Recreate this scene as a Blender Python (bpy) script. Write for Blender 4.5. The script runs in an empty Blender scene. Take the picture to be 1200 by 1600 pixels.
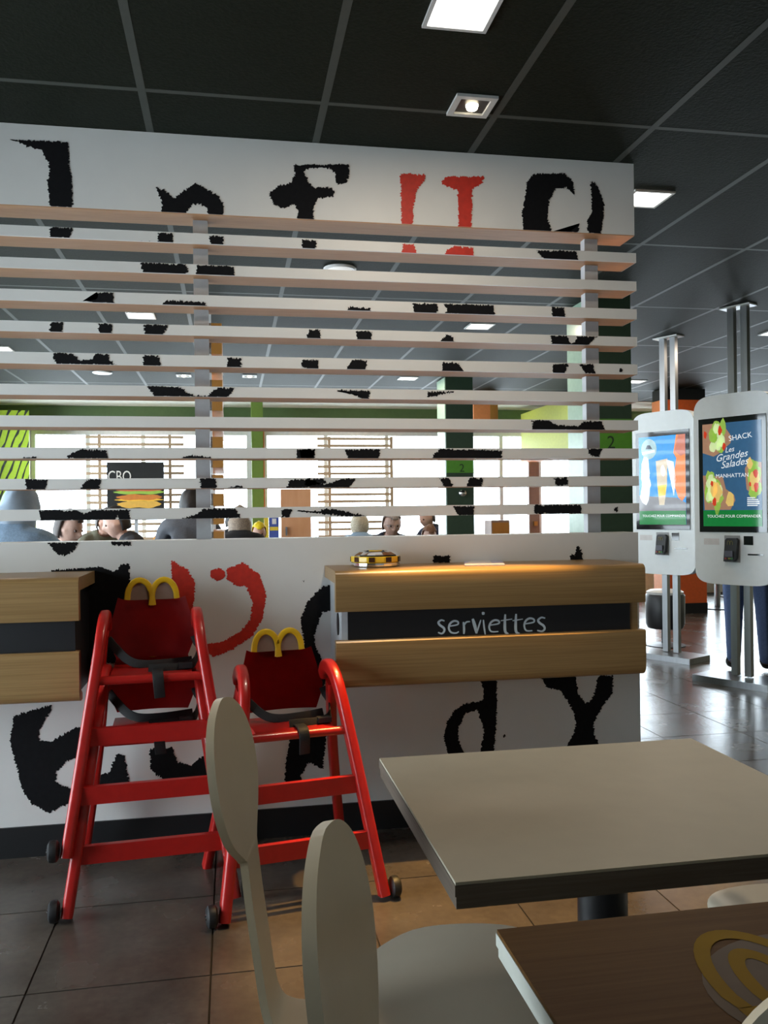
import bpy, bmesh, math, random
from mathutils import Vector, Matrix
import numpy as np
random.seed(7)
C = bpy.context.scene.collection
scene = bpy.context.scene
PI = math.pi

# ------------------------------------------------------------------ camera
CAMZ = 1.2
YAW, PITCH, ROLL, FPX = math.radians(10.205), math.radians(.062), math.radians(.689), 1327.7
_f = Vector((math.sin(YAW) * math.cos(PITCH), math.cos(YAW) * math.cos(PITCH), math.sin(PITCH)))
_r = Vector((math.cos(YAW), -math.sin(YAW), 0)); _d = _f.cross(_r)
_r2 = _r * math.cos(ROLL) + _d * math.sin(ROLL); _d2 = -_r * math.sin(ROLL) + _d * math.cos(ROLL)
cam = bpy.data.cameras.new('camera'); cam.sensor_fit = 'AUTO'; cam.sensor_width = 36; cam.lens = FPX / 1600 * 36
cam.clip_start = .02
camo = bpy.data.objects.new('camera', cam); C.objects.link(camo)
camo.matrix_world = Matrix(((_r2.x, -_d2.x, -_f.x, 0), (_r2.y, -_d2.y, -_f.y, 0), (_r2.z, -_d2.z, -_f.z, CAMZ), (0, 0, 0, 1)))
scene.camera = camo
CO = Vector((0, 0, CAMZ))
def ray(x, y): return _r2 * ((x - 600) / FPX) + _d2 * ((y - 800) / FPX) + _f
def ony(x, y, Y): r = ray(x, y); return CO + r * (Y / r.y)
def onz(x, y, z): r = ray(x, y); return CO + r * ((z - CAMZ) / r.z)
def onp(x, y, P, n): r = ray(x, y); return CO + r * ((Vector(P) - CO).dot(n) / r.dot(n))

# ------------------------------------------------------------------ light
SKY = 12.3
world = bpy.data.worlds.new('overcast_sky'); scene.world = world; world.use_nodes = True
wn = world.node_tree; wn.nodes.clear()
wo = wn.nodes.new('ShaderNodeOutputWorld'); wb = wn.nodes.new('ShaderNodeBackground')
wb.inputs[0].default_value = (.78, .91, 1.0, 1); wb.inputs[1].default_value = SKY
wn.links.new(wb.outputs[0], wo.inputs[0])
def portal(loc, rot, sx, sy):
    l = bpy.data.lights.new('window_portal', 'AREA'); l.shape = 'RECTANGLE'; l.size = sx; l.size_y = sy
    l.cycles.is_portal = True
    o = bpy.data.objects.new('window_portal', l); C.objects.link(o); o.location = loc; o.rotation_euler = rot
vs = scene.view_settings
vs.view_transform = 'Standard'; vs.look = 'None'; vs.exposure = 0; vs.gamma = 1; vs.use_curve_mapping = False
scene.cycles.max_bounces = 8; scene.cycles.diffuse_bounces = 5; scene.cycles.glossy_bounces = 4
scene.cycles.sample_clamp_indirect = 6; scene.cycles.use_denoising = True
scene.cycles.caustics_reflective = False; scene.cycles.caustics_refractive = False

# ------------------------------------------------------------------ materials
MATS = {}
def mat(name, col, rough=.5, metal=0, var=.06, scale=30, bump=0, emit=0, grain=None, spec=.5, trans=0, alpha=1, coat=0, stretch=None):
    if name in MATS: return MATS[name]
    m = bpy.data.materials.new(name); m.use_nodes = True; nt = m.node_tree; b = nt.nodes['Principled BSDF']
    b.inputs['Roughness'].default_value = rough; b.inputs['Metallic'].default_value = metal
    b.inputs['Specular IOR Level'].default_value = spec; b.inputs['Transmission Weight'].default_value = trans
    b.inputs['Alpha'].default_value = alpha; b.inputs['Coat Weight'].default_value = coat
    tc = nt.nodes.new('ShaderNodeTexCoord'); mp = nt.nodes.new('ShaderNodeMapping'); nz = nt.nodes.new('ShaderNodeTexNoise')
    nt.links.new(tc.outputs['Object'], mp.inputs[0]); nt.links.new(mp.outputs[0], nz.inputs[0])
    nz.inputs['Scale'].default_value = scale; nz.inputs['Detail'].default_value = 5
    if stretch: mp.inputs['Scale'].default_value = stretch
    cr = nt.nodes.new('ShaderNodeValToRGB'); nt.links.new(nz.outputs[0], cr.inputs[0])
    e = cr.color_ramp.elements; e[0].position = .3; e[1].position = .7
    c2 = grain if grain else tuple(min(1, c * (1 + var)) for c in col)
    c1 = col if grain else tuple(c * (1 - var) for c in col)
    e[0].color = (*c1, 1); e[1].color = (*c2, 1)
    nt.links.new(cr.outputs[0], b.inputs['Base Color'])
    if bump:
        bp = nt.nodes.new('ShaderNodeBump'); bp.inputs['Strength'].default_value = bump; bp.inputs['Distance'].default_value = .004
        nt.links.new(nz.outputs[0], bp.inputs['Height']); nt.links.new(bp.outputs[0], b.inputs['Normal'])
    if emit:
        nt.links.new(cr.outputs[0], b.inputs['Emission Color']); b.inputs['Emission Strength'].default_value = emit
    MATS[name] = m; return m
def s2l(r, g, b): return tuple(((c / 255) / 12.92 if c / 255 <= .04045 else ((c / 255 + .055) / 1.055) ** 2.4) for c in (r, g, b))
M = {}
M['white'] = mat('white_laminate', (.71, .70, .67), .45, var=.02, scale=8)
M['print_black'] = mat('black_print', (.006, .006, .007), .8, var=.2, scale=60, spec=.15)
M['print_red'] = mat('red_print', s2l(196, 45, 30), .55, var=.12, scale=50)
M['slat_wood'] = mat('slat_underside_wood', (.42, .22, .10), .55, grain=(.52, .29, .14), scale=14, stretch=(.6, 12, 12))
M['oak'] = mat('oak_board', (.25, .15, .058), .34, grain=(.34, .215, .09), scale=9, stretch=(.35, 14, 22), bump=.02)
M['oak2'] = mat('oak_table_top', (.085, .036, .006), .5, grain=(.125, .062, .018), scale=8, stretch=(.5, 16, 16), spec=.08)
M['black_panel'] = mat('black_panel', (.008, .008, .010), .45)
M['black_plinth'] = mat('black_plinth', (.006, .006, .007), .5)
M['steel'] = mat('brushed_steel', (.33, .34, .35), .35, metal=1, scale=40, stretch=(1, 1, .1))
M['steel_paint'] = mat('grey_painted_post', (.48, .50, .52), .4)
M['red'] = mat('red_lacquer', (.46, .014, .011), .32, var=.08, coat=.25)
M['red2'] = mat('red_panel', (.46, .018, .018), .4, var=.08)
M['yellow'] = mat('yellow_plastic', (.80, .50, .012), .35)
M['arch_in'] = mat('taupe_plastic', (.30, .21, .17), .5)
M['rubber'] = mat('black_rubber', (.012, .012, .013), .5)
M['strap'] = mat('black_webbing', (.01, .01, .011), .7, bump=.2, scale=200)
M['hub'] = mat('chrome_hub', (.6, .62, .65), .2, metal=1)
M['chair'] = mat('cream_lacquer', (.55, .49, .38), .38, var=.03, scale=12)
M['ply'] = mat('plywood_edge', (.62, .53, .38), .42, grain=(.54, .44, .29), scale=6)
M['table_w'] = mat('cream_table_laminate', (.46, .42, .32), .48, spec=.35, var=.03, scale=20)
M['edge_dark'] = mat('brown_edge_band', (.13, .10, .072), .5, grain=(.09, .066, .046), scale=10, stretch=(1, 1, 30))
M['edge_pale'] = mat('pale_edge_band', (.55, .56, .50), .4)
M['black_metal'] = mat('black_metal', (.012, .012, .014), .4)
M['ceil'] = mat('acoustic_tile', (.0065, .0095, .0052), .7, var=.35, scale=90, bump=.5, spec=.18)
M['tbar'] = mat('ceiling_grid_bar', (.045, .052, .045), .6)
M['plaster'] = mat('cream_plaster', (.62, .60, .50), .8)
M['tile'] = None
M['grout'] = mat('dark_grout', (.018, .016, .014), .9)
M['wall'] = mat('off_white_wall', (.60, .60, .56), .8)
M['green_dk'] = mat('dark_green_paint', (.030, .062, .035), .5)
M['green_sheen'] = mat('green_window_sheen', (.30, .42, .32), .25)
M['green_fascia'] = mat('green_fascia', (.07, .12, .04), .6)
M['lime'] = mat('lime_paint', (.42, .60, .03), .55)
M['lime2'] = mat('yellow_green_paint', (.50, .52, .07), .6)
M['olive'] = mat('green_post_paint', (.14, .22, .03), .6)
M['plaque'] = mat('green_plaque', (.10, .32, .03), .5)
M['orange'] = mat('orange_paint', (.78, .13, .025), .5)
M['orange_l'] = mat('light_orange_paint', (.80, .27, .09), .55)
M['cream'] = mat('cream_paint', (.72, .66, .45), .7)
M['amberwood'] = mat('amber_wood', (.42, .17, .03), .45, grain=(.52, .24, .05), scale=10, stretch=(1, 1, .2))
M['lattice'] = mat('lattice_wood', (.52, .36, .22), .6)
M['frame_w'] = mat('white_window_frame', (.75, .75, .74), .4)
M['doorwood'] = mat('brown_door_frame', (.30, .20, .16), .5)
M['kiosk'] = mat('kiosk_white', (.84, .89, .91), .35, var=.015)
M['bezel'] = mat('black_glass_bezel', (.006, .006, .008), .08, coat=.5)
M['glass'] = mat('window_glass', (1, 1, 1), .0, trans=1, var=0, spec=.2)
M['lamp'] = mat('lamp_diffuser', (1, .98, .93), .5, emit=5, var=0)
M['lamp_dim'] = mat('lamp_diffuser_round', (.9, .9, .88), .5, emit=.5, var=0)
M['bulb'] = mat('warm_bulb', (1, .85, .6), .5, emit=14, var=0)
M['trim_w'] = mat('lamp_trim_white', (.55, .55, .53), .5)
M['amber'] = mat('amber_glass', (.85, .55, .03), .12)
M['chrome'] = mat('chrome', (.85, .86, .88), .08, metal=1)
M['darkbrown'] = mat('dark_amber', (.05, .02, .01), .1)
M['paper'] = mat('lilac_paper', (.50, .50, .66), .6)
M['paper_w'] = mat('white_paper', (.72, .70, .70), .6)
M['text_w'] = mat('pale_lettering', (.56, .64, .70), .5, var=.03)

# ------------------------------------------------------------------ mesh helpers
def mk(name, bm, m, parent=None, smooth=None, bev=0, seg=2):
    if bev:
        ed = [e for e in bm.edges if len(e.link_faces) == 2 and e.calc_face_angle(0) > .6]
        bmesh.ops.bevel(bm, geom=ed, offset=bev, segments=seg, affect='EDGES', profile=.6, clamp_overlap=True)
    bmesh.ops.recalc_face_normals(bm, faces=bm.faces)
    me = bpy.data.meshes.new(name); bm.to_mesh(me); bm.free()
    if isinstance(m, (list, tuple)):
        for x in m: me.materials.append(x)
    else: me.materials.append(m)
    o = bpy.data.objects.new(name, me); C.objects.link(o)
    if parent: o.parent = parent
    if smooth:
        me.polygons.foreach_set('use_smooth', [True] * len(me.polygons)); me.set_sharp_from_angle(angle=math.radians(smooth))
    return o
def box(x0, x1, y0, y1, z0, z1, bm=None):
    bm = bm or bmesh.new()
    v = [bm.verts.new(p) for p in ((x0, y0, z0), (x1, y0, z0), (x1, y1, z0), (x0, y1, z0), (x0, y0, z1), (x1, y0, z1), (x1, y1, z1), (x0, y1, z1))]
    for f in ((3, 2, 1, 0), (4, 5, 6, 7), (0, 1, 5, 4), (1, 2, 6, 5), (2, 3, 7, 6), (3, 0, 4, 7)): bm.faces.new([v[i] for i in f])
    return bm
def prism(poly, fn, t0, t1, bm=None):
    """poly of 2D points, fn(a,b,t)->3D, extruded from t0 to t1"""
    bm = bm or bmesh.new()
    A = [bm.verts.new(fn(a, b, t0)) for a, b in poly]; B = [bm.verts.new(fn(a, b, t1)) for a, b in poly]
    bm.faces.new(A); bm.faces.new(B[::-1]); n = len(poly)
    for i in range(n): bm.faces.new((A[i], A[(i + 1) % n], B[(i + 1) % n], B[i]))
    return bm
def lathe(prof, n=24, bm=None, c=(0, 0, 0), axis='z'):
    bm = bm or bmesh.new(); rings = []
    for r, z in prof:
        ring = []
        for i in range(n):
            a = 2 * PI * i / n; p = (r * math.cos(a), r * math.sin(a), z)
            if axis == 'x': p = (p[2], p[0], p[1])
            if axis == 'y': p = (p[0], p[2], p[1])
            ring.append(bm.verts.new(Vector(p) + Vector(c)))
        rings.append(ring)
    for a, b in zip(rings, rings[1:]):
        for i in range(n): bm.faces.new((a[i], a[(i + 1) % n], b[(i + 1) % n], b[i]))
    bm.faces.new(rings[0][::-1]); bm.faces.new(rings[-1]); return bm
def sweep(path, sec, side=Vector((1, 0, 0)), bm=None, scale=None):
    """sweep a closed 2D section (a along side, b along the other normal) on a path"""
    bm = bm or bmesh.new(); path = [Vector(p) for p in path]; rings = []
    for i, p in enumerate(path):
        t = (path[min(i + 1, len(path) - 1)] - path[max(i - 1, 0)]).normalized()
        s = (side - t * side.dot(t)).normalized(); nrm = t.cross(s); k = scale[i] if scale else 1
        rings.append([bm.verts.new(p + s * a * k + nrm * b * k) for a, b in sec])
    n = len(sec)
    for a, b in zip(rings, rings[1:]):
        for i in range(n): bm.faces.new((a[i], a[(i + 1) % n], b[(i + 1) % n], b[i]))
    bm.faces.new(rings[0][::-1]); bm.faces.new(rings[-1]); return bm
def rsec(w, h, r=.008, n=3):
    out = []
    for cx, cy, a0 in ((w / 2 - r, h / 2 - r, 0), (-w / 2 + r, h / 2 - r, 90), (-w / 2 + r, -h / 2 + r, 180), (w / 2 - r, -h / 2 + r, 270)):
        for k in range(n + 1):
            a = math.radians(a0 + 90 * k / n); out.append((cx + r * math.cos(a), cy + r * math.sin(a)))
    return out
def circ(r, n=10): return [(r * math.cos(2 * PI * i / n), r * math.sin(2 * PI * i / n)) for i in range(n)]
def smoothpath(pts, n=6):
    P = [Vector(p) for p in pts]; out = []
    for i in range(len(P) - 1):
        p0, p1, p2, p3 = P[max(i - 1, 0)], P[i], P[i + 1], P[min(i + 2, len(P) - 1)]
        for k in range(n):
            t = k / n
            out.append(.5 * ((2 * p1) + (-p0 + p2) * t + (2 * p0 - 5 * p1 + 4 * p2 - p3) * t * t + (-p0 + 3 * p1 - 3 * p2 + p3) * t ** 3))
    out.append(P[-1]); return out
def flat(polys, fn, bm=None):
    bm = bm or bmesh.new()
    for poly in polys:
        vs_ = [bm.verts.new(fn(*p)) for p in poly]
        try: f = bm.faces.new(vs_)
        except ValueError: continue
        f.normal_update()
    bmesh.ops.triangulate(bm, faces=bm.faces[:], ngon_method='EAR_CLIP')
    return bm
def thing(name, label, cat, loc=(0, 0, 0), rotz=0, group=None):
    o = bpy.data.objects.new(name, None); C.objects.link(o); o.empty_display_size = .1
    o.location = loc; o.rotation_euler = (0, 0, rotz); o['label'] = label; o['category'] = cat
    if group: o['group'] = group
    return o
def tag(o, label, cat, group=None):
    o['label'] = label; o['category'] = cat
    if group: o['group'] = group
    return o
def struct(o, label=None):
    o['kind'] = 'structure'
    if label: o['label'] = label
    return o
def dup(root, loc, rotz, label, group=None):
    r = root.copy(); C.objects.link(r); r.location = loc; r.rotation_euler = (0, 0, rotz); r['label'] = label
    if group: r['group'] = group
    for ch in list(root.children):
        c = ch.copy(); C.objects.link(c); c.parent = r
        for g in ch.children:
            d = g.copy(); C.objects.link(d); d.parent = c
    return r
def inst(o, name, parent, loc=None):
    c = bpy.data.objects.new(name, o.data); C.objects.link(c); c.parent = parent
    if loc is not None: c.location = loc
    return c
def text2d(s, size=1.0, spacing=1.0, shear=0):
    cu = bpy.data.curves.new('t', 'FONT'); cu.body = s; cu.size = size; cu.align_x = 'CENTER'; cu.space_character = spacing; cu.shear = shear
    cu.resolution_u = 3
    o = bpy.data.objects.new('t', cu); C.objects.link(o)
    me = o.evaluated_get(bpy.context.evaluated_depsgraph_get()).to_mesh()
    V = [tuple(v.co[:2]) for v in me.vertices]; F = [tuple(p.vertices) for p in me.polygons]
    o.to_mesh_clear() if False else None
    bpy.data.objects.remove(o); bpy.data.curves.remove(cu)
    return V, F
def textmesh(name, s, size, fn, m, parent, spacing=1.0, shear=0):
    V, F = text2d(s, size, spacing, shear)
    bm = bmesh.new(); vv = [bm.verts.new(fn(*p)) for p in V]
    for f in F:
        try: bm.faces.new([vv[i] for i in f])
        except ValueError: pass
    me = bpy.data.meshes.new(name); bm.to_mesh(me); bm.free(); me.materials.append(m)
    o = bpy.data.objects.new(name, me); C.objects.link(o); o.parent = parent; return o

# ------------------------------------------------------------------ floor
def floor_mat():
    m = bpy.data.materials.new('stone_floor_tile'); m.use_nodes = True; nt = m.node_tree; b = nt.nodes['Principled BSDF']
    g = nt.nodes.new('ShaderNodeNewGeometry'); oi = nt.nodes.new('ShaderNodeObjectInfo')
    n1 = nt.nodes.new('ShaderNodeTexNoise'); n1.inputs['Scale'].default_value = 3.5; n1.inputs['Detail'].default_value = 8
    n2 = nt.nodes.new('ShaderNodeTexNoise'); n2.inputs['Scale'].default_value = 40; n2.inputs['Detail'].default_value = 4
    for n in (n1, n2): nt.links.new(g.outputs['Position'], n.inputs[0])
    cr = nt.nodes.new('ShaderNodeValToRGB'); e = cr.color_ramp.elements
    e[0].position = .32; e[0].color = (.062, .050, .040, 1); e[1].position = .72; e[1].color = (.110, .092, .075, 1)
    nt.links.new(n1.outputs[0], cr.inputs[0])
    mx = nt.nodes.new('ShaderNodeMix'); mx.data_type = 'RGBA'; mx.blend_type = 'OVERLAY'; mx.inputs[0].default_value = .25
    nt.links.new(cr.outputs[0], mx.inputs[6]); nt.links.new(n2.outputs[0], mx.inputs[7])
    hs = nt.nodes.new('ShaderNodeHueSaturation'); mr = nt.nodes.new('ShaderNodeMapRange')
    mr.inputs[3].default_value = .9; mr.inputs[4].default_value = 1.1
    nt.links.new(oi.outputs['Random'], mr.inputs[0]); nt.links.new(mr.outputs[0], hs.inputs['Value'])
    nt.links.new(mx.outputs[2], hs.inputs['Color']); nt.links.new(hs.outputs[0], b.inputs['Base Color'])
    mr2 = nt.nodes.new('ShaderNodeMapRange'); mr2.inputs[3].default_value = .17; mr2.inputs[4].default_value = .34
    nt.links.new(n1.outputs[0], mr2.inputs[0]); nt.links.new(mr2.outputs[0], b.inputs['Roughness'])
    bp = nt.nodes.new('ShaderNodeBump'); bp.inputs['Strength'].default_value = .12; bp.inputs['Distance'].default_value = .003
    nt.links.new(n2.outputs[0], bp.inputs['Height']); nt.links.new(bp.outputs[0], b.inputs['Normal'])
    return m
M['tile'] = floor_mat()
RX0, RX1, RY0, RY1, RZ = -2.9, 9.0, -2.6, 11.2, 2.6
floor = struct(mk('floor', box(RX0 - .2, RX1 + .2, RY0 - .2, RY1 + .2, -.12, -.004), M['grout']), 'dark stone tiled restaurant floor')
TX, TY = .4575, .4715
bmt = box(-TX / 2 + .0025, TX / 2 - .0025, -TY / 2 + .0025, TY / 2 - .0025, -.012, 0)
tmesh = mk('tile', bmt, M['tile'], floor, bev=.0015, seg=1)
cells = []
for i in range(-7, 20):
    for j in range(-11, 19):
        cx = -.066 + TX * (i + .5); cy = 2.265 + TY * (j + .5)
        if cx - TX / 2 < RX0 or cx + TX / 2 > RX1 or cy - TY / 2 < RY0 or cy + TY / 2 > RY1: continue
        q = Vector((cx, cy, 0)) - CO; dz = q.dot(_f)
        vis = dz > .3
        if vis:
            px = 600 + FPX * q.dot(_r2) / dz; py = 800 + FPX * q.dot(_d2) / dz
            vis = -350 < px < 1550 and py < 1900 and not (cy > 3.5 and cx < 1.62 * cy / 3.186 - .4)
        cells.append((0 if vis else 1, (q.length), cx, cy))
cells.sort()
first = True
rest = bmesh.new()
for k, (v_, d_, cx, cy) in enumerate(cells):
    if k < 290 and v_ == 0:
        if first: tmesh.location = (cx, cy, 0); first = False
        else: inst(tmesh, 'tile', floor, (cx, cy, 0))
    else: box(cx - TX / 2 + .0025, cx + TX / 2 - .0025, cy - TY / 2 + .0025, cy + TY / 2 - .0025, -.012, 0, rest)
ro = mk('tile_field', rest, M['tile'], floor); ro['kind'] = 'stuff'

# ------------------------------------------------------------------ ceiling
ceiling = struct(mk('ceiling', box(RX0 - .2, RX1 + .2, RY0 - .2, RY1 + .2, RZ + .03, RZ + .16), M['ceil']), 'dark suspended acoustic tile ceiling')
GX0, GX, GY0, GY = -.195 * 1.4, .4305 * 1.4, 2.055 * 1.4, .912 * 1.4
YSOF = 10.2
xs = [GX0 + GX * i for i in range(-6, 17)]; xs = [x for x in xs if RX0 < x < RX1]; xs = [RX0] + xs + [RX1]
ys = [GY0 + GY * j for j in range(-5, 8)]; ys = [y for y in ys if RY0 < y < YSOF - .1]; ys = [RY0] + ys + [YSOF]
ct = None; meshes = {}
for a, b in zip(xs, xs[1:]):
    for c, d in zip(ys, ys[1:]):
        key = (round(b - a, 3), round(d - c, 3))
        if key not in meshes:
            o = mk('ceiling_tile', box(-(b - a) / 2 + .012, (b - a) / 2 - .012, -(d - c) / 2 + .012, (d - c) / 2 - .012, -.004, .028), M['ceil'], ceiling)
            meshes[key] = o; o.location = ((a + b) / 2, (c + d) / 2, RZ)
        else: inst(meshes[key], 'ceiling_tile', ceiling, ((a + b) / 2, (c + d) / 2, RZ))
for x in xs[1:-1]: mk('grid_bar', box(x - .013, x + .013, RY0, YSOF, RZ - .005, RZ + .028), M['tbar'], ceiling)
for y in ys[1:-1]: mk('grid_bar', box(RX0, RX1, y - .011, y + .011, RZ - .0045, RZ + .027), M['tbar'], ceiling)
mk('plaster_strip', box(RX0, RX1, YSOF, RY1, RZ - .01, RZ + .028), M['plaster'], ceiling)

# ------------------------------------------------------------------ outer walls with window openings
def wall_grid(name, axis, pos, thick, spans, a0, a1, z0, z1, m, label):
    """wall along axis 'x' or 'y' with rectangular openings (s0,s1,b,t)"""
    bm = bmesh.new(); cur = a0
    def bx_(s0, s1, b, t):
        if s1 - s0 < 1e-4 or t - b < 1e-4: return
        if axis == 'x': box(s0, s1, pos, pos + thick, b, t, bm)
        else: box(pos, pos + thick, s0, s1, b, t, bm)
    for s0, s1, b, t in sorted(spans):
        bx_(cur, s0, z0, z1); bx_(s0, s1, z0, b); bx_(s0, s1, t, z1); cur = s1
    bx_(cur, a1, z0, z1)
    return struct(mk(name, bm, m), label)
wn_i = [0]
def window(axis, pos, s0, s1, b, t, nm, label, fm=None, trans=False, w=.05):
    """frame, mullions and panes filling an opening"""
    wn_i[0] += 1
    root = bpy.data.objects.new('window_%d' % wn_i[0], None); C.objects.link(root); root['kind'] = 'structure'; root['label'] = label
    fm = fm or M['frame_w']
    def bb(a, c, z0, z1, d0, d1):
        return box(a, c, pos + d0, pos + d1, z0, z1) if axis == 'x' else box(pos + d0, pos + d1, a, c, z0, z1)
    bm = bb(s0, s1, b, b + w, -.03, .03).copy() if False else bmesh.new()
    def add(a, c, z0, z1, d0=-.03, d1=.03):
        if axis == 'x': box(a, c, pos + d0, pos + d1, z0, z1, bm)
        else: box(pos + d0, pos + d1, a, c, z0, z1, bm)
    add(s0, s1, b, b + w); add(s0, s1, t - w, t); add(s0, s0 + w, b + w, t - w); add(s1 - w, s1, b + w, t - w)
    mk('window_frame', bm, fm, root)
    xs_ = [s0 + (s1 - s0) * k / nm for k in range(nm + 1)]
    for x in xs_[1:-1]:
        bm = bmesh.new(); add(x - w / 2, x + w / 2, b + w, t - w); mk('mullion', bm, fm, root)
    for a, c in zip(xs_, xs_[1:]):
        bm = bmesh.new(); add(a + w / 2, c - w / 2, b + w, t - w, -.004, .004); mk('pane', bm, M['pane'], root)
    return root
pm = bpy.data.materials.new('clear_pane'); pm.use_nodes = True
_nt = pm.node_tree; _nt.nodes.clear()
_o = _nt.nodes.new('ShaderNodeOutputMaterial'); _mx = _nt.nodes.new('ShaderNodeMixShader'); _t = _nt.nodes.new('ShaderNodeBsdfTransparent'); _g = _nt.nodes.new('ShaderNodeBsdfGlossy')
_g.inputs['Roughness'].default_value = .02; _fr = _nt.nodes.new('ShaderNodeFresnel'); _fr.inputs[0].default_value = 1.3
_nt.links.new(_fr.outputs[0], _mx.inputs[0]); _nt.links.new(_t.outputs[0], _mx.inputs[1]); _nt.links.new(_g.outputs[0], _mx.inputs[2]); _nt.links.new(_mx.outputs[0], _o.inputs[0])
M['pane'] = pm
FW = RY1
def fx(px): return ony(px, 750, FW).x
wb0, wt0 = .75, ony(300, 673, FW).z
spans_f = [(fx(47), fx(392), wb0, wt0), (fx(412), fx(700), wb0, wt0), (fx(725), fx(905), .05, wt0), (4.98, 6.35, .5, wt0), (6.6, 8.6, .3, wt0)]
wall_far = wall_grid('wall_far', 'x', FW, .2, spans_f, RX0 - .2, RX1 + .2, 0, RZ, M['wall'], 'far wall full of bright windows')
window('x', FW + .1, *spans_f[0], 4, 'bright far window behind the black burger poster')
window('x', FW + .1, *spans_f[1], 3, 'bright far window behind the seated man with glasses')
window('x', FW + .1, *spans_f[2], 3, 'bright far glazing between the two green numbered pillars')
window('x', FW + .1, *spans_f[3], 1, 'narrow far window behind the kiosks')
window('x', FW + .1, *spans_f[4], 2, 'far window beyond the orange pillar')
fas = mk('fascia', box(RX0, RX1, FW - .05, FW, wt0 + .16, RZ - .012), M['green_fascia'], wall_far)
spans_l = [(.55, 3.1, .04, 1.98), (3.7, 6.0, .4, 2.5), (6.2, 8.4, .4, 2.5), (8.6, 10.8, .4, 2.5)]  # last opening is added, out of view, to light the far end
wall_left = wall_grid('wall_left', 'y', RX0 - .2, .2, spans_l, RY0, FW, 0, RZ, M['wall'], 'left wall with daylight windows')
for s in spans_l: window('y', RX0 - .1, *s, 2, 'unseen daylight window %d from the front in the left wall' % (spans_l.index(s) + 1))
wall_right = struct(mk('wall_right', box(RX1, RX1 + .2, RY0, FW, 0, RZ), M['cream']), 'cream right wall')
wall_back = struct(mk('wall_back', box(RX0, RX1, RY0 - .2, RY0, 0, RZ), M['wall']), 'off-white wall behind the camera')
for s in spans_l: portal((RX0 + .005, (s[0] + s[1]) / 2, (s[2] + s[3]) / 2), (0, -PI / 2, 0), s[3] - s[2], s[1] - s[0])
for s in spans_f: portal(((s[0] + s[1]) / 2, FW - .005, (s[2] + s[3]) / 2), (-PI / 2, 0, 0), s[1] - s[0], s[3] - s[2])

# ------------------------------------------------------------------ slatted partition
YW, YB = 3.186, 3.316
PX0, PX1 = -2.6, 1.612
part = struct(mk('wall_partition', box(PX0, PX1, YW, YB, 0, 1.11), M['white'], bev=.002, seg=1), 'white slatted partition printed with black and red letters')
hdr = mk('header_panel', box(PX0, PX1, YW, YB, 2.306, RZ - .006), M['white'], part)
mk('underside', box(PX0, PX1 - .001, YW + .001, YB, 2.3025, 2.306), M['slat_wood'], hdr)
mk('skirting', box(PX0, PX1 + .002, YW - .009, YW, 0, .107), M['black_plinth'], part)
SL = [(2.196, 2.234), (2.083, 2.120), (1.968, 2.008), (1.859, 1.896), (1.745, 1.786), (1.634, 1.672), (1.521, 1.5605), (1.408, 1.447), (1.298, 1.336), (1.187, 1.227)]
slats = []
for a, b in SL:
    s = mk('slat', box(PX0, PX1 + .004, YW + .008, YB, a, b - .002), M['slat_wood'], part, bev=.001, seg=1)
    mk('facing', box(PX0, PX1 + .004, YW, YW + .008, a, b), M['white'], s)
    mk('end_cap', box(PX1 + .004, PX1 + .006, YW, YB, a, b), M['white'], s)
    slats.append(s)
for x0, x1 in ((-.128, -.074), (1.424, 1.480)):
    mk('post', box(x0, x1, YW + .06, YW + .10, 1.11, 2.3025), M['steel_paint'], part, bev=.002, seg=1)

# lettering: outlines read off the photograph on the partition's own plane
CR = {'1': (0, 180, .43333), '2': (500, 180, .43333), '3': (0, 560, .43333), '4': (480, 560, .44167), '5': (0, 860, .53333), '6': (480, 840, .46667), 'f': (0, 0, 1)}
def rough(poly, amp=.0055, step=.0032):
    out = []; n = len(poly); rnd = random.random
    for i in range(n):
        a, b = poly[i], poly[(i + 1) % n]; L = math.hypot(b[0] - a[0], b[1] - a[1]); k = max(1, int(L / step))
        nx, ny = -(b[1] - a[1]) / (L + 1e-9), (b[0] - a[0]) / (L + 1e-9)
        for j in range(k):
            t = j / k; w = (rnd() ** 2) * random.choice((-1, 1)) * amp * (0.4 if j == 0 else 1)
            out.append((a[0] + (b[0] - a[0]) * t + nx * w, a[1] + (b[1] - a[1]) * t + ny * w))
    return out
def letters(parent, name, polys, m, zlo, zhi, Y=YW, amp=.0055):
    out = []
    for crop, pts in polys:
        ox, oy, sc = CR[crop]; w = []
        for p in pts:
            q = ony(ox + p[0] * sc, oy + p[1] * sc, Y); w.append((q.x, q.z))
        out.append([(min(x, PX1), min(max(z, zlo), zhi)) for x, z in rough(w, amp)])
    bm = flat(out, lambda a, b: (a, Y - .0012, b))
    for f in bm.faces:
        if f.calc_area() < 1e-9: continue
    me = bpy.data.meshes.new(name); bm.to_mesh(me); bm.free(); me.materials.append(m)
    o = bpy.data.objects.new(name, me); C.objects.link(o); o.parent = parent; return o
B, Rd = M['print_black'], M['print_red']
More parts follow.
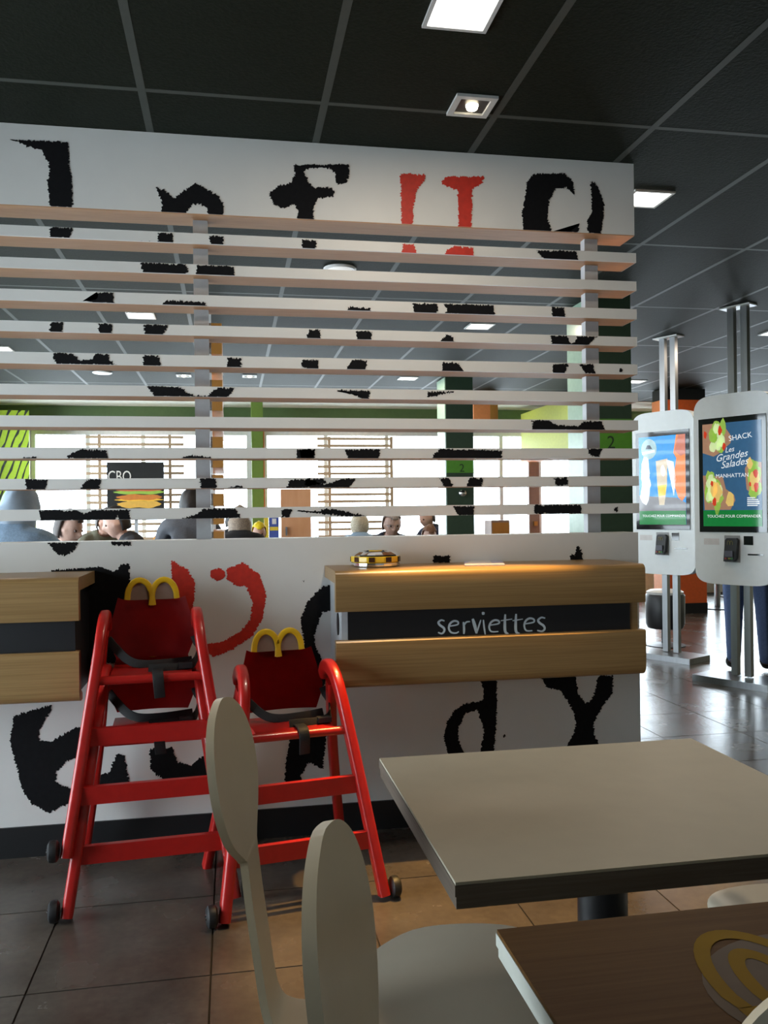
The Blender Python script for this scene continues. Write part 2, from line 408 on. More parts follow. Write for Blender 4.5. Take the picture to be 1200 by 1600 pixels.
letters(hdr, 'lettering', [
    ('1', [(35, 88), (245, 98), (250, 180), (262, 250), (262, 335), (180, 333), (172, 250), (178, 180), (150, 125), (100, 115), (60, 95)]),
    ('1', [(560, 258), (600, 275), (625, 300), (705, 245), (785, 290), (805, 320), (805, 368), (750, 366), (748, 335), (715, 318), (690, 325), (668, 360), (583, 355), (585, 310)]),
    ('f', [(458, 258), (545, 257), (546, 273), (541, 286), (528, 289), (524, 282), (525, 273), (517, 264), (500, 262), (483, 263), (474.5, 269), (481, 282), (490, 293), (515, 293), (523, 299), (519.5, 308), (496, 310), (490, 323), (490, 346), (463.6, 344), (466, 329.5), (459, 319), (446, 325), (429, 321), (420, 303.5), (433, 290.5), (455, 286), (461.5, 271)]),
    ('2', [(770, 212), (885, 210), (915, 245), (918, 290), (890, 262), (850, 265), (825, 310), (820, 370), (835, 420), (733, 418), (728, 350), (740, 290), (745, 240)]),
    ('2', [(840, 418), (900, 419), (918, 405), (935, 390), (930, 424), (880, 423)]),
    ('2', [(975, 240), (990, 240), (1010, 275), (1025, 320), (1020, 370), (1012, 430), (965, 427), (963, 380), (978, 350), (978, 290)])], B, 2.306, 2.6)
letters(hdr, 'lettering', [
    ('2', [(290, 210), (380, 215), (375, 240), (350, 265), (345, 300), (335, 330), (335, 402), (295, 402), (292, 310)]),
    ('2', [(435, 235), (460, 222), (590, 222), (585, 245), (550, 265), (548, 330), (545, 370), (547, 411), (497, 409), (500, 350), (495, 270), (470, 262), (440, 250)])], Rd, 2.306, 2.6)
SLP = [
 [('1', [(180, 403), (262, 408), (250, 445), (182, 442)]), ('1', [(570, 425), (622, 427), (622, 466), (570, 464)]), ('1', [(757, 435), (808, 438), (805, 475), (757, 474)]),
  ('1', [(1088, 450), (1140, 453), (1138, 491), (1088, 488)]), ('2', [(780, 487), (925, 490), (930, 525), (815, 525), (795, 505)]), ('1', [(505, 455), (560, 457), (570, 464), (515, 462)])],
 [('1', [(505, 531), (670, 538), (680, 560), (668, 579), (520, 574)]), ('1', [(708, 541), (840, 546), (848, 570), (835, 586), (708, 583)])],
 [('1', [(348, 638), (408, 640), (410, 681), (350, 677), (298, 668), (348, 664)]), ('1', [(600, 668), (735, 675), (752, 693), (580, 687)]), ('2', [(100, 692), (180, 695), (185, 712), (95, 708)]),
  ('2', [(332, 679), (420, 681), (425, 700), (418, 718), (340, 716)]), ('2', [(445, 681), (625, 685), (632, 722), (450, 718), (458, 700)]), ('2', [(835, 691), (880, 694), (882, 731), (838, 728)])],
 [('1', [(185, 745), (228, 748), (222, 788), (180, 786)]), ('1', [(355, 750), (405, 753), (405, 791), (357, 789)]), ('1', [(520, 755), (608, 758), (585, 797), (520, 795)]), ('1', [(1115, 773), (1155, 775), (1155, 812), (1105, 808)]),
  ('2', [(130, 778), (188, 781), (185, 817), (135, 815)]), ('2', [(430, 815), (460, 790), (480, 805), (483, 824), (428, 822)]), ('2', [(833, 795), (890, 795), (900, 820), (918, 820), (928, 797), (1000, 798), (960, 833), (838, 833)])],
 [('1', [(190, 856), (260, 860), (290, 885), (330, 880), (345, 861), (390, 864), (395, 885), (425, 902), (205, 899)]), ('1', [(518, 865), (570, 866), (583, 907), (517, 905)]), ('1', [(820, 875), (870, 876), (870, 915), (818, 912)]),
  ('1', [(1090, 883), (1148, 883), (1148, 920), (1110, 919), (1088, 905)]), ('2', [(115, 883), (172, 885), (160, 925), (92, 922), (105, 900)]), ('2', [(440, 891), (500, 893), (522, 931), (443, 928)]),
  ('2', [(840, 897), (895, 897), (880, 933), (838, 933)]), ('2', [(932, 897), (985, 899), (995, 935), (960, 933)]), ('2', [(1080, 915), (1088, 913), (1090, 925), (1082, 927)])],
 [('3', [(530, 101), (655, 104), (670, 122), (700, 135), (750, 135), (760, 122), (790, 106), (850, 106), (820, 142), (560, 138), (545, 120)]), ('4', [(105, 113), (220, 115), (215, 147)]), ('4', [(423, 118), (520, 118), (428, 138)])],
 [('4', [(795, 220), (855, 220), (880, 235), (960, 240), (975, 223), (1040, 223), (1055, 255), (797, 256)])],
 [('3', [(245, 350), (290, 328), (385, 333), (390, 363), (245, 361)]), ('3', [(80, 358), (130, 354), (130, 366), (85, 366)]), ('3', [(655, 358), (690, 350), (760, 358), (760, 366), (660, 366)]), ('3', [(1070, 328), (1137, 330), (1130, 365), (1068, 365)]),
  ('4', [(-30, 321), (28, 323), (18, 360), (-20, 358)]), ('4', [(133, 323), (258, 323), (253, 361), (145, 358)]), ('4', [(445, 340), (470, 321), (690, 326), (688, 358), (445, 358)]), ('4', [(990, 320), (1045, 320), (1030, 348), (1000, 343)])],
 [('3', [(90, 435), (170, 438), (165, 475), (98, 473)]), ('3', [(285, 470), (320, 435), (362, 438), (358, 473), (290, 475)]), ('3', [(720, 433), (778, 433), (778, 473), (725, 473)]), ('3', [(820, 467), (870, 458), (885, 472)]),
  ('3', [(1030, 468), (1045, 438), (1170, 433), (1178, 450), (1120, 458), (1100, 468)]), ('4', [(0, 423), (20, 430), (60, 448), (125, 426), (172, 426), (150, 458), (20, 461), (-10, 445)]), ('4', [(468, 423), (500, 423), (520, 458), (485, 458)]),
  ('4', [(575, 423), (622, 426), (615, 458), (562, 458)]), ('4', [(870, 423), (920, 423), (920, 447), (880, 450)])],
 [('3', [(140, 548), (280, 548), (300, 560), (330, 548), (468, 546), (468, 585), (430, 585), (425, 565), (412, 585), (148, 586)]), ('3', [(650, 583), (720, 555), (730, 543), (850, 543), (868, 574)]), ('3', [(1013, 575), (1018, 543), (1055, 543), (1040, 573)]),
  ('3', [(1070, 550), (1150, 552), (1160, 543), (1200, 543), (1320, 568), (1260, 572), (1180, 562)]), ('4', [(515, 523), (592, 523), (588, 558), (535, 556)]), ('4', [(805, 519), (968, 517), (968, 548), (805, 550)]), ('4', [(1085, 533), (1097, 524), (1094, 545)])]]
for s, (a, b), pl in zip(slats, SL, SLP): letters(s, 'lettering', pl, B, a + .0005, b - .0005)
letters(slats[0], 'lettering', [('2', [(297, 465), (340, 466), (348, 490), (345, 507), (297, 505)]), ('2', [(480, 473), (553, 478), (553, 514), (445, 510), (455, 490)])], Rd, SL[0][0], SL[0][1])
letters(part, 'lettering', [
    ('3', [(170, 664), (285, 663), (270, 690), (235, 712), (205, 705)]), ('3', [(400, 662), (475, 660), (475, 674), (405, 674)]),
    ('5', [(150, 58), (290, 48), (335, 62), (352, 44), (378, 40), (384, 130), (372, 200), (340, 330), (310, 330), (250, 380), (150, 240)]),
    ('5', [(880, 200), (900, 150), (945, 105), (985, 98), (985, 175), (945, 180), (925, 230), (920, 270), (945, 330), (965, 370), (930, 420), (900, 330)]),
    ('5', [(850, 540), (900, 480), (960, 520), (945, 640), (905, 620), (880, 660), (885, 690), (832, 690), (838, 620)]),
    ('5', [(40, 485), (150, 452), (150, 470), (130, 500), (115, 530), (115, 555), (150, 560), (200, 530), (245, 512), (290, 520), (240, 600), (190, 620), (165, 650), (165, 680), (210, 700), (230, 730), (170, 755), (145, 770), (90, 740), (65, 700), (45, 620), (30, 560)]),
    ('5', [(345, 595), (365, 600), (380, 690), (320, 705), (290, 700), (270, 670), (320, 650)]),
    ('5', [(440, 580), (490, 580), (505, 575), (520, 620), (560, 630), (590, 605), (620, 590), (640, 640), (620, 680), (490, 678), (455, 655), (440, 640)]),
    ('6', [(575, 470), (635, 470), (635, 560), (632, 640), (625, 715), (640, 760), (590, 770), (580, 713), (592, 650), (570, 575), (530, 590), (505, 640), (510, 690), (540, 750), (500, 760), (470, 720), (458, 670), (465, 620), (490, 580), (530, 555), (588, 545), (590, 510)]),
    ('6', [(780, 465), (900, 462), (905, 520), (930, 555), (955, 540), (975, 462), (1025, 462), (1022, 520), (985, 570), (960, 620), (960, 660), (990, 720), (850, 730), (890, 660), (900, 620), (890, 580), (850, 515), (800, 500)]),
    ('4', [(445, 698), (508, 698), (505, 722), (448, 722)]), ('4', [(925, 722), (935, 690), (945, 700), (955, 660), (970, 680), (975, 722)]),
    ('6', [(655, 662), (663, 660), (665, 667), (657, 669)]), ('5', [(885, 88), (893, 86), (891, 94)])], B, .108, 1.109)
letters(part, 'lettering', [
    ('5', [(502, 30), (550, 55), (572, 95), (570, 140), (560, 190), (505, 180)]),
    ('5', [(638 + 22 * math.cos(a), 70 + 18 * math.sin(a)) for a in [k * PI / 8 for k in range(16)]]),
    ('5', [(665, 55), (710, 35), (760, 70), (780, 130), (770, 200), (740, 250), (680, 290), (630, 310), (590, 300), (600, 275), (650, 268), (700, 240), (735, 200), (740, 150), (720, 105), (695, 105), (665, 85)])], Rd, .11, 1.109, amp=.005)

# ------------------------------------------------------------------ wall counters
def counter(name, label, x0, x1, yf=2.85):
    t = thing(name, label, 'counter', ((x0 + x1) / 2, YW - .165, .6))
    ox, oy, oz = (x0 + x1) / 2, YW - .165, .6
    prof = []
    R_ = .022
    prof += [(YW - .0015, 1.005), (yf + R_, 1.005)]
    prof += [(yf + R_ - R_ * math.sin(a), 1.005 - R_ + R_ * math.cos(a)) for a in [PI / 2 * k / 6 for k in range(1, 7)]]
    prof += [(yf, .872), (yf + .004, .866), (yf + .032, .866), (yf + .032, .962), (YW - .0015, .962)]
    mk('top_board', prism(prof, lambda a, b, s: (s - ox, a - oy, b - oz), x0, x1), M['oak'], t, smooth=35)
    lo = [(yf + .032, .768), (yf + .005, .768), (yf, .762), (yf, .64)] + [(yf + .03 - .03 * math.cos(a), .64 - .035 * math.sin(a)) for a in [PI / 2 * k / 6 for k in range(1, 7)]] + [(yf + .06, .605), (yf + .06, .625), (yf + .032, .64)]
    mk('lower_board', prism(lo, lambda a, b, s: (s - ox, a - oy, b - oz), x0, x1), M['oak'], t, smooth=35)
    return t, (ox, oy, oz)
ca, (ox, oy, oz) = counter('napkin_counter', 'oak wall counter with a black band lettered serviettes', .344, 1.468)
car = mk('carcass', box(.364 - ox, 1.45 - ox, 2.895 - oy, YW - .0015 - oy, .615 - oz, .962 - oz), M['steel_paint'], ca, bev=.002)
bmh = lathe([(.026, 0), (.026, .004)], 20, axis='x', c=(.3605 - ox, 2.945 - oy, .815 - oz))
for v in bmh.verts: v.co.z = (v.co.z - (.815 - oz)) * 1.5 + .815 - oz
mk('grip_hole', bmh, M['black_panel'], car)
bnd = mk('dark_band', box(.388 - ox, 1.418 - ox, 2.874 - oy, 2.8945 - oy, .768 - oz, .866 - oz), M['black_panel'], ca)
mk('filler_strip', box(.366 - ox, .3875 - ox, 2.878 - oy, 2.8945 - oy, .768 - oz, .866 - oz), M['steel_paint'], ca)
mk('filler_strip', box(1.4185 - ox, 1.45 - ox, 2.878 - oy, 2.8945 - oy, .768 - oz, .866 - oz), M['oak'], ca)
def stroke(pts, w, bm, fn, taper=True):
    P = smoothpath([(a, b, 0) for a, b in pts], 5) if len(pts) > 2 else [Vector((*pts[0], 0)), (Vector((*pts[0], 0)) + Vector((*pts[1], 0))) / 2, Vector((*pts[1], 0))]
    n = len(P); L = []
    for i, p in enumerate(P):
        d = (P[min(i + 1, n - 1)] - P[max(i - 1, 0)]).normalized(); nn = Vector((-d.y, d.x, 0))
        k = w / 2 * ((.55 + .45 * math.sin(PI * min(1, (i + .6) / n))) if taper else 1)
        L.append((p + nn * k, p - nn * k))
    vv = [(bm.verts.new(fn(a.x, a.y)), bm.verts.new(fn(b.x, b.y))) for a, b in L]
    for a, b in zip(vv, vv[1:]): bm.faces.new((a[0], a[1], b[1], b[0]))
def sfn(a, b):
    q = ony(640 + a * .216667, 930 + b * .216667, 2.8732); return (q.x - ox, q.y - oy, q.z - oz)
bm = bmesh.new()
for w, pts in [(17, [(252, 186), (228, 180), (208, 196), (218, 215), (246, 236), (250, 258), (232, 277), (205, 268)]), (15, [(287, 224), (345, 212), (348, 192), (320, 186), (292, 205), (283, 240), (300, 268), (335, 273), (355, 262)]),
               (17, [(388, 193), (393, 240), (391, 280)]), (12, [(393, 220), (408, 195), (436, 190)]), (24, [(455, 170), (470, 220), (484, 276)]), (12, [(484, 276), (500, 220), (514, 178)]),
               (13, [(532, 178), (538, 235), (546, 284)]), (22, [(521, 132), (530, 131), (541, 132)]), (15, [(576, 217), (640, 205), (643, 186), (615, 180), (586, 197), (574, 232), (590, 262), (640, 262)]),
               (20, [(690, 138), (687, 200), (690, 262), (713, 280)]), (9, [(658, 184), (740, 172)]), (20, [(768, 135), (765, 200), (768, 262), (793, 278)]), (9, [(742, 184), (817, 172)]),
               (15, [(830, 207), (893, 195), (895, 174), (865, 167), (837, 186), (827, 222), (842, 255), (886, 256)]), (17, [(978, 166), (950, 161), (927, 180), (938, 200), (966, 220), (974, 243), (955, 260), (920, 254)])]:
    stroke(pts, w, bm, sfn)
mk('lettering', bm, M['text_w'], bnd)
cb, (ox, oy, oz) = counter('wall_counter', 'oak wall counter at the left edge beside the red high chairs', -1.65, -.484)
mk('carcass', box(-1.63 - ox, -.505 - ox, 2.895 - oy, YW - .0015 - oy, .615 - oz, .962 - oz), M['black_panel'], cb, bev=.002)
mk('dark_band', box(-1.63 - ox, -.498 - ox, 2.866 - oy, 2.8945 - oy, .768 - oz, .866 - oz), M['black_panel'], cb)

# ------------------------------------------------------------------ things on the counter
gp = onz(588, 880, 1.006)
gp.y = min(gp.y, 3.08); gp.x -= .03
g = thing('glass_dish', 'round faceted chrome and amber dish on the serviettes counter', 'dish', (gp.x, gp.y, 1.0055))
mk('base_ring', lathe([(.086, 0), (.09, .003), (.09, .014), (.088, .016)], 18), M['chrome'], g)
mk('amber_band', lathe([(.0885, .016), (.0905, .019), (.0905, .035), (.088, .038)], 18), M['amber'], g)
fc = None
for k in range(9):
    a = 2 * PI * (k + .3) / 9
    if fc is None: fc = mk('dark_facet', box(.0875, .0925, -.011, .011, .018, .036), M['darkbrown'], g); q = fc
    else: q = inst(fc, 'dark_facet', g)
    q.rotation_euler = (0, 0, a)
mk('lid', lathe([(.088, .038), (.086, .043), (.066, .053), (.050, .056), (.048, .052), (.03, .051)], 18), M['chrome'], g)
mk('lid_ring', lathe([(.024, .051), (.026, .056), (.022, .0585), (.01, .0585)], 18), M['amber'], g)
def sheet(name, pts, z, th, m, parent=None):
    P = [onz(x, y, z) for x, y in pts]; P = [Vector((p.x, min(p.y, 3.18), p.z)) for p in P]; bm = prism([(p.x, p.y) for p in P], lambda a, b, s: (a, b, s), z, z + th)
    return mk(name, bm, m, parent)
lf = thing('leaflet', 'lilac leaflet lying on the serviettes counter', 'leaflet', (0, 0, 0))
sheet('booklet', [(703, 874), (726, 884.5), (789, 883.5), (766, 874)], 1.0055, .004, M['paper'], lf)
sheet('inner_page', [(731, 875.5), (728, 880), (768, 879.5), (760, 875)], 1.0097, .0008, M['paper_w'], lf)

# ------------------------------------------------------------------ high chairs
def make_highchair(name, label):
    t = thing(name, label, 'high chair', group='red high chairs by the partition')
    red = M['red']
    for s in (-1, 1):
        # bent side frame: back of the arm, over the top, down the front leg
        pts = [(s * .147, .098, .652), (s * .146, .070, .680), (s * .147, .015, .690), (s * .151, -.045, .660), (s * .160, -.090, .585), (s * .185, -.135, .42), (s * .215, -.180, .22), (s * .247, -.222, .012)]
        P = smoothpath(pts, 6)
        fr = mk('side_frame', sweep(P, rsec(.034, .047, .011), Vector((1, 0, 0))), red, t, smooth=40)
        # wheel on the outside of the front foot
        w = mk('wheel', lathe([(.0, -.016), (.022, -.016), (.031, -.010), (.033, 0), (.031, .010), (.022, .016), (0.0, .016)], 24, axis='x'), M['rubber'], t, smooth=40)
        w.location = (s * .283, -.222, .033)
        h = mk('hub', lathe([(.0, .0), (.009, .0), (.008, .004), (0, .005)], 14, axis='x'), M['hub'], w, smooth=40)
        h.location = (s * .0155, 0, 0)
        if s < 0: h.rotation_euler = (0, 0, PI)
        lp = [(s * .151, .020, .640), (s * .172, .090, .45), (s * .200, .150, .25), (s * .240, .222, .0)]
        mk('rear_leg', sweep(smoothpath(lp, 4), rsec(.030, .047, .009), Vector((1, 0, 0))), red, t, smooth=40)
    # seat
    bm = prism([(-.126, -.115), (.126, -.115), (.124, .10), (-.124, .10)], lambda a, b, z: (a, b, z), .500, .520)
    mk('seat', bm, red, t, bev=.006, smooth=50)
    mk('seat_front_bar', sweep([(-.168, -.112, .508), (.168, -.112, .508)], circ(.014, 12), Vector((0, 0, 1))), red, t, smooth=40)
    for y, z, hw in ((-.148, .345, .196), (-.190, .180, .222)):
        mk('front_rail', box(-hw, hw, y - .010, y + .010, z - .027, z + .027), red, t, bev=.006)
    mk('rear_rail', box(-.20, .20, .148, .166, .235, .272), red, t, bev=.005)
    # back panel, wider low down than at its top, curved in plan
    bm = bmesh.new(); N, Kz = 14, 10; rows = []
    def hw(v): return .112 + .034 * (1 - abs(v - .35) / .65) if v > .35 else .146 - .030 * (.35 - v) / .35
    for j in range(Kz + 1):
        v = j / Kz; row = []
        for i in range(N + 1):
            u = i / N * 2 - 1; x = hw(v) * u
            z = .542 + .190 * v - .016 * (1 - v) * 0 + .012 * (abs(u) ** 6) * v - .02 * (1 - v) * 0
            row.append(bm.verts.new((x, .105 + .045 * v - .022 * u * u, z)))
        rows.append(row)
    for a, b in zip(rows, rows[1:]):
        for i in range(N): bm.faces.new((a[i], a[i + 1], b[i + 1], b[i]))
    ret = bmesh.ops.solidify(bm, geom=bm.faces[:], thickness=-.012)
    bk = mk('backrest', bm, M['red2'], t, smooth=50)
    # double arch handle
    for s in (-1, 1):
        cx = s * .041; arc = []
        for k in range(13):
            a = PI * k / 12; arc.append((cx + .041 * math.cos(a), .150, .742 + .058 * math.sin(a)))
        arc = [(cx + .044, .145, .712)] + arc + [(cx - .044, .145, .712)]
        mk('yellow_arch', sweep(arc, rsec(.014, .020, .004), Vector((0, 1, 0))), M['yellow'], bk, smooth=40)
        mk('arch_infill', prism([(cx + .037, .712)] + [(cx + .036 * math.cos(PI * k / 12), .742 + .052 * math.sin(PI * k / 12)) for k in range(13)] + [(cx - .037, .712)], lambda a, b, y: (a, y, b), .150, .156), M['arch_in'], bk)
    # harness straps
    stp = rsec(.028, .005, .002)
    mk('strap', sweep(smoothpath([(-.142, .085, .610), (-.115, .060, .580), (-.075, .030, .545), (-.03, .02, .532), (.05, .03, .530), (.13, .05, .532)], 5), stp, Vector((0, .4, 1))), M['strap'], t, smooth=40)
    mk('strap', sweep(smoothpath([(.140, .085, .610), (.150, .060, .57), (.135, -.02, .536), (.09, -.05, .528), (.03, -.06, .530), (-.01, -.06, .529)], 5), stp, Vector((0, .4, 1))), M['strap'], t, smooth=40)
    mk('crotch_strap', sweep(smoothpath([(.02, -.05, .526), (.02, -.118, .527), (.022, -.131, .50), (.024, -.122, .47), (.026, -.112, .445)], 5), rsec(.034, .005, .002), Vector((1, 0, 0))), M['strap'], t, smooth=40)
    mk('buckle', box(.085, .128, -.068, -.035, .5255, .541), M['strap'], t, bev=.004)
    return t
def rot2(x, y, a): return (x * math.cos(a) - y * math.sin(a), x * math.sin(a) + y * math.cos(a))
hc = make_highchair('high_chair', 'single red high chair with yellow arches between the stacked pair and the serviettes counter')
hc.location = (.176, 2.785, 0); hc.rotation_euler = (0, 0, math.radians(9))
hc2 = dup(hc, (-.262, 2.89, 0), math.radians(4), 'lower red high chair of the stacked pair standing on the floor')
hc3 = dup(hc, (-.262, 2.89, .178), math.radians(4), 'upper red high chair of the stacked pair, raised above the other')

# ------------------------------------------------------------------ dining tables
def table(name, label, x0, x1, y0, y1, ztop, th, mtop, medges, base=True):
    cx, cy = (x0 + x1) / 2, (y0 + y1) / 2; hx, hy = (x1 - x0) / 2, (y1 - y0) / 2
    t = thing(name, label, 'table', (cx, cy, 0))
    mk('table_top', box(-hx + .001, hx - .001, -hy + .001, hy - .001, ztop - .004, ztop), mtop, t, bev=.0012)
    e = mk('edge_band', box(-hx, hx, -hy, hy, ztop - .018, ztop - .004), medges[0], t, bev=.0015)
    mk('core_board', box(-hx + .002, hx - .002, -hy + .002, hy - .002, ztop - th, ztop - .018), medges[1], t, bev=.0015)
    mk('column', lathe([(.04, .03), (.04, ztop - th - .012)], 24), M['black_metal'], t, smooth=40)
    mk('mounting_plate', box(-.15, .15, -.15, .15, ztop - th - .012, ztop - th), M['black_metal'], t, bev=.002)
    mk('base', box(-.048, .048, -.21, .21, 0, .03), M['black_metal'], t, bev=.008)
    return t
a_ = onz(600, 1185, .74); b_ = onz(718, 1379, .74); c_ = onz(1085, 1152, .74)
M['edge_light'] = M['edge_pale']
tw = table('dining_table', 'cream topped square table with brown edge in front of the serviettes counter', .268, .905, b_.y, 1.573, .74, .034, M['table_w'], (M['edge_dark'], M['edge_dark']))
tb = table('dining_table', 'oak topped table at the bottom right with a yellow arches sticker', .283, 1.08, .515, .905, .738, .03, M['oak2'], (M['edge_pale'], M['edge_pale']))
def tl(a, b, z): return (a - tb.location.x, b - tb.location.y, z)
# arches sticker: pale ground, yellow double outline, drawn in table coordinates
def sticker():
    cx = .575
    w2 = .115
    def arch(r0x, r0y, r1x, r1y, cxx, base, zz, leg):
        n = 20; o_ = [(cxx + r0x * math.cos(PI * i / n), base + r0y * math.sin(PI * i / n)) for i in range(n + 1)]
        i_ = [(cxx + r1x * math.cos(PI * i / n), base + r1y * math.sin(PI * i / n)) for i in range(n + 1)]
        o_ = [(cxx + r0x * .93, base - leg)] + o_ + [(cxx - r0x * .93, base - leg)]
        i_ = [(cxx + r1x * .93, base - leg)] + i_ + [(cxx - r1x * .93, base - leg)]
        return [[o_[q], o_[q + 1], i_[q + 1], i_[q]] for q in range(len(o_) - 1)]
    st = None
    full = [(cx + .135 * math.cos(2 * PI * i / 40), .727 + .108 * math.sin(2 * PI * i / 40)) for i in range(40)]
    m_p = mat('sticker_cream', (.17, .135, .11), .6, spec=.1); m_y = mat('sticker_yellow', (.27, .16, .004), .6, spec=.1)
    st = mk('sticker', flat([full], lambda a, b: tl(a, b, .7384)), m_p, tb)
    bm = bmesh.new()
    for s in (-1, 1):
        c2 = cx + s * .058
        flat(arch(.066, .118, .050, .099, c2, .735, 0, .02), lambda a, b: tl(a, b, .7388), bm)
        flat(arch(.034, .078, .018, .058, c2, .735, 0, .02), lambda a, b: tl(a, b, .7388), bm)
        for q in (-1, 1): flat([[(c2 + q * .062, .716), (c2 + q * .020, .716), (c2 + q * .018, .66), (c2 + q * .058, .66)]], lambda a, b: tl(a, b, .7388), bm)
    mk('yellow_arches', bm, m_y, st)
sticker()

# ------------------------------------------------------------------ paddle-back chairs
def make_chair(name, label):
    """front along +x, origin on the floor under the seat centre"""
    t = thing(name, label, 'chair', group='cream paddle-back chairs')
    # centreline: seat front -> seat back -> stem -> paddle top, with half widths
    cl = [(.215, .432, .195), (.205, .449, .215), (.17, .457, .228), (.09, .457, .236), (0, .452, .228), (-.07, .447, .175), (-.12, .444, .095), (-.165, .444, .056), (-.198, .450, .052), (-.212, .468, .047), (-.220, .50, .046), (-.227, .55, .046), (-.238, .63, .046)]
    for f_, r_ in zip((1, .95, .88, .8, .7, .58, .45, .32, .2, .11, .05, .015, 0), (.31, .37, .52, .70, .86, .97, 1, .95, .82, .63, .42, .2, .05)):
        cl.append((-.245 - .043 * (1 - f_), .925 - .231 * f_, max(.15 * r_, .046 if f_ > .9 else 0)))
    n = 4; pts = smoothpath([(a, 0, b) for a, b, w in cl], n); ws = smoothpath([(w, 0, 0) for a, b, w in cl], n)
    bm = bmesh.new(); rows = []; K = 12
    for p, w in zip(pts, ws):
        row = []
        for i in range(K + 1):
            u = i / K * 2 - 1; y = w.x * u
            back = min(1, max(0, (p.z - .46) / .10)); cu = .2 * y * y
            row.append(bm.verts.new((p.x + back * cu, y, p.z + (1 - back) * .25 * y * y)))
        rows.append(row)
    for a, b in zip(rows, rows[1:]):
        for i in range(K): bm.faces.new((a[i], a[i + 1], b[i + 1], b[i]))
    bmesh.ops.recalc_face_normals(bm, faces=bm.faces)
    if bm.faces[0].normal.z < 0: bmesh.ops.reverse_faces(bm, faces=bm.faces)
    orig = set(bm.verts)
    bmesh.ops.solidify(bm, geom=bm.faces[:], thickness=.0115)
    for f in bm.faces:
        k = sum(v in orig for v in f.verts); f.material_index = 1 if 0 < k < len(f.verts) else 0
    sh = mk('shell', bm, [M['chair'], M['ply']], t, smooth=40)
    for sx in (-1, 1):
        for sy in (-1, 1):
            top = (.10 * sx, .12 * sy, .436); bot = (.19 * sx, .19 * sy, .006)
            lg = mk('leg', sweep([top, tuple((a + b) / 2 for a, b in zip(top, bot)), bot], circ(.010, 10), Vector((1, 0, 0))), M['steel'], t, smooth=40)
            mk('rubber_foot', lathe([(.012, 0), (.013, .004), (.013, .022), (.0105, .024)], 12, c=(bot[0], bot[1], 0)), M['rubber'], lg, smooth=40)
    mk('under_frame', box(-.11, .11, -.13, .13, .426, .434), M['black_metal'], t, bev=.002)
    return t
ch1 = make_chair('dining_chair', 'cream paddle-back chair whose seat slides under the cream table, nearest the red high chairs')
def put(o, px, py, ang):
    # place so that the waist of the back lands at world (px, py)
    a = math.radians(ang); d = rot2(-.245, 0, a); o.location = (px - d[0], py - d[1], 0); o.rotation_euler = (0, 0, a)
put(ch1, .026, 1.285, -10)
ch2 = dup(ch1, (0, 0, 0), 0, 'cream paddle-back chair with exposed plywood edge at the left of the oak table')
put(ch2, .118, .722, -14)
ch3 = dup(ch1, (0, 0, 0), 0, 'cream paddle-back chair cut off at the bottom right corner of the photo')
put(ch3, .426, .412, -112)
ch4 = dup(ch1, (0, 0, 0), 0, 'cream chair tucked under the right side of the cream table, mostly hidden')
put(ch4, 1.33, 1.262, 180)

# ------------------------------------------------------------------ ceiling lamps
def lamp_panel(x, y, label, s=.095):
    t = thing('ceiling_light', label, 'ceiling light', (x, y, RZ - .006), group='square recessed ceiling lights')
    bm = bmesh.new()
    for a in ((-s, s, -s, -s + .012), (-s, s, s - .012, s), (-s, -s + .012, -s + .012, s - .012), (s - .012, s, -s + .012, s - .012)): box(a[0], a[1], a[2], a[3], -.008, .0, bm)
    mk('frame', bm, M['trim_w'], t)
    mk('diffuser', box(-s + .012, s - .012, -s + .012, s - .012, -.004, 0), M['lamp'], t)
    l = bpy.data.lights.new('panel_glow', 'AREA'); l.energy = 12; l.size = .16; l.color = (1, .84, .66)
    o = bpy.data.objects.new('panel_glow', l); C.objects.link(o); o.parent = t; o.location = (0, 0, -.009)
    return t
for x, y, l in ((.648, 2.275, 'square lit ceiling panel cut by the top of the photo'), (1.84, 3.53, 'square lit ceiling panel just right of the partition header'), (-.60, 6.10, 'lit ceiling panel seen between slats above the left post'),
                (-1.86, 7.44, 'lit ceiling panel seen between slats at the far left edge'), (1.85, 6.14, 'lit ceiling panel seen between slats right of the middle'), (1.82, 8.62, 'small far lit ceiling panel seen left of the farther green pillar'),
                (4.27, 6.08, 'lit ceiling panel at the right edge above the nearer kiosk'), (4.33, 8.58, 'small far lit ceiling panel beside the slat ends')): lamp_panel(x, y, l)
def spot(x, y, label, lit, s=.072):
    t = thing('ceiling_spotlight', label, 'spotlight', (x, y, RZ - .006), group='square recessed spotlights')
    bm = bmesh.new()
    for a in ((-s, s, -s, -s + .02), (-s, s, s - .02, s), (-s, -s + .02, -s + .02, s - .02), (s - .02, s, -s + .02, s - .02)): box(a[0], a[1], a[2], a[3], -.010, .0, bm)
    mk('frame', bm, M['trim_w'], t)
    mk('recess', box(-s + .02, s - .02, -s + .02, s - .02, -.003, 0), M['black_metal'], t)
    mk('bulb', lathe([(.006, -.022), (.018, -.016), (.022, -.004), (.022, -.003)], 16), M['bulb'], t, smooth=40)
    if lit:
        l = bpy.data.lights.new('spot_beam', 'SPOT'); l.energy = lit; l.color = (1, .58, .17); l.spot_size = math.radians(42); l.spot_blend = .5; l.shadow_soft_size = .03
        o = bpy.data.objects.new('spot_beam', l); C.objects.link(o); o.parent = t; o.location = (0, 0, -.03); o.rotation_euler = (math.radians(-11), 0, 0)
spot(.828, 2.805, 'lit warm spotlight above the serviettes counter', 480)
spot(-.447, 8.66, 'small far spotlight just left of the left partition post', 0)
spot(.20, 8.63, 'small far spotlight just right of the amber wooden screen', 0)
spot(5.56, 9.57, 'small far spotlight above the orange pillar', 0)
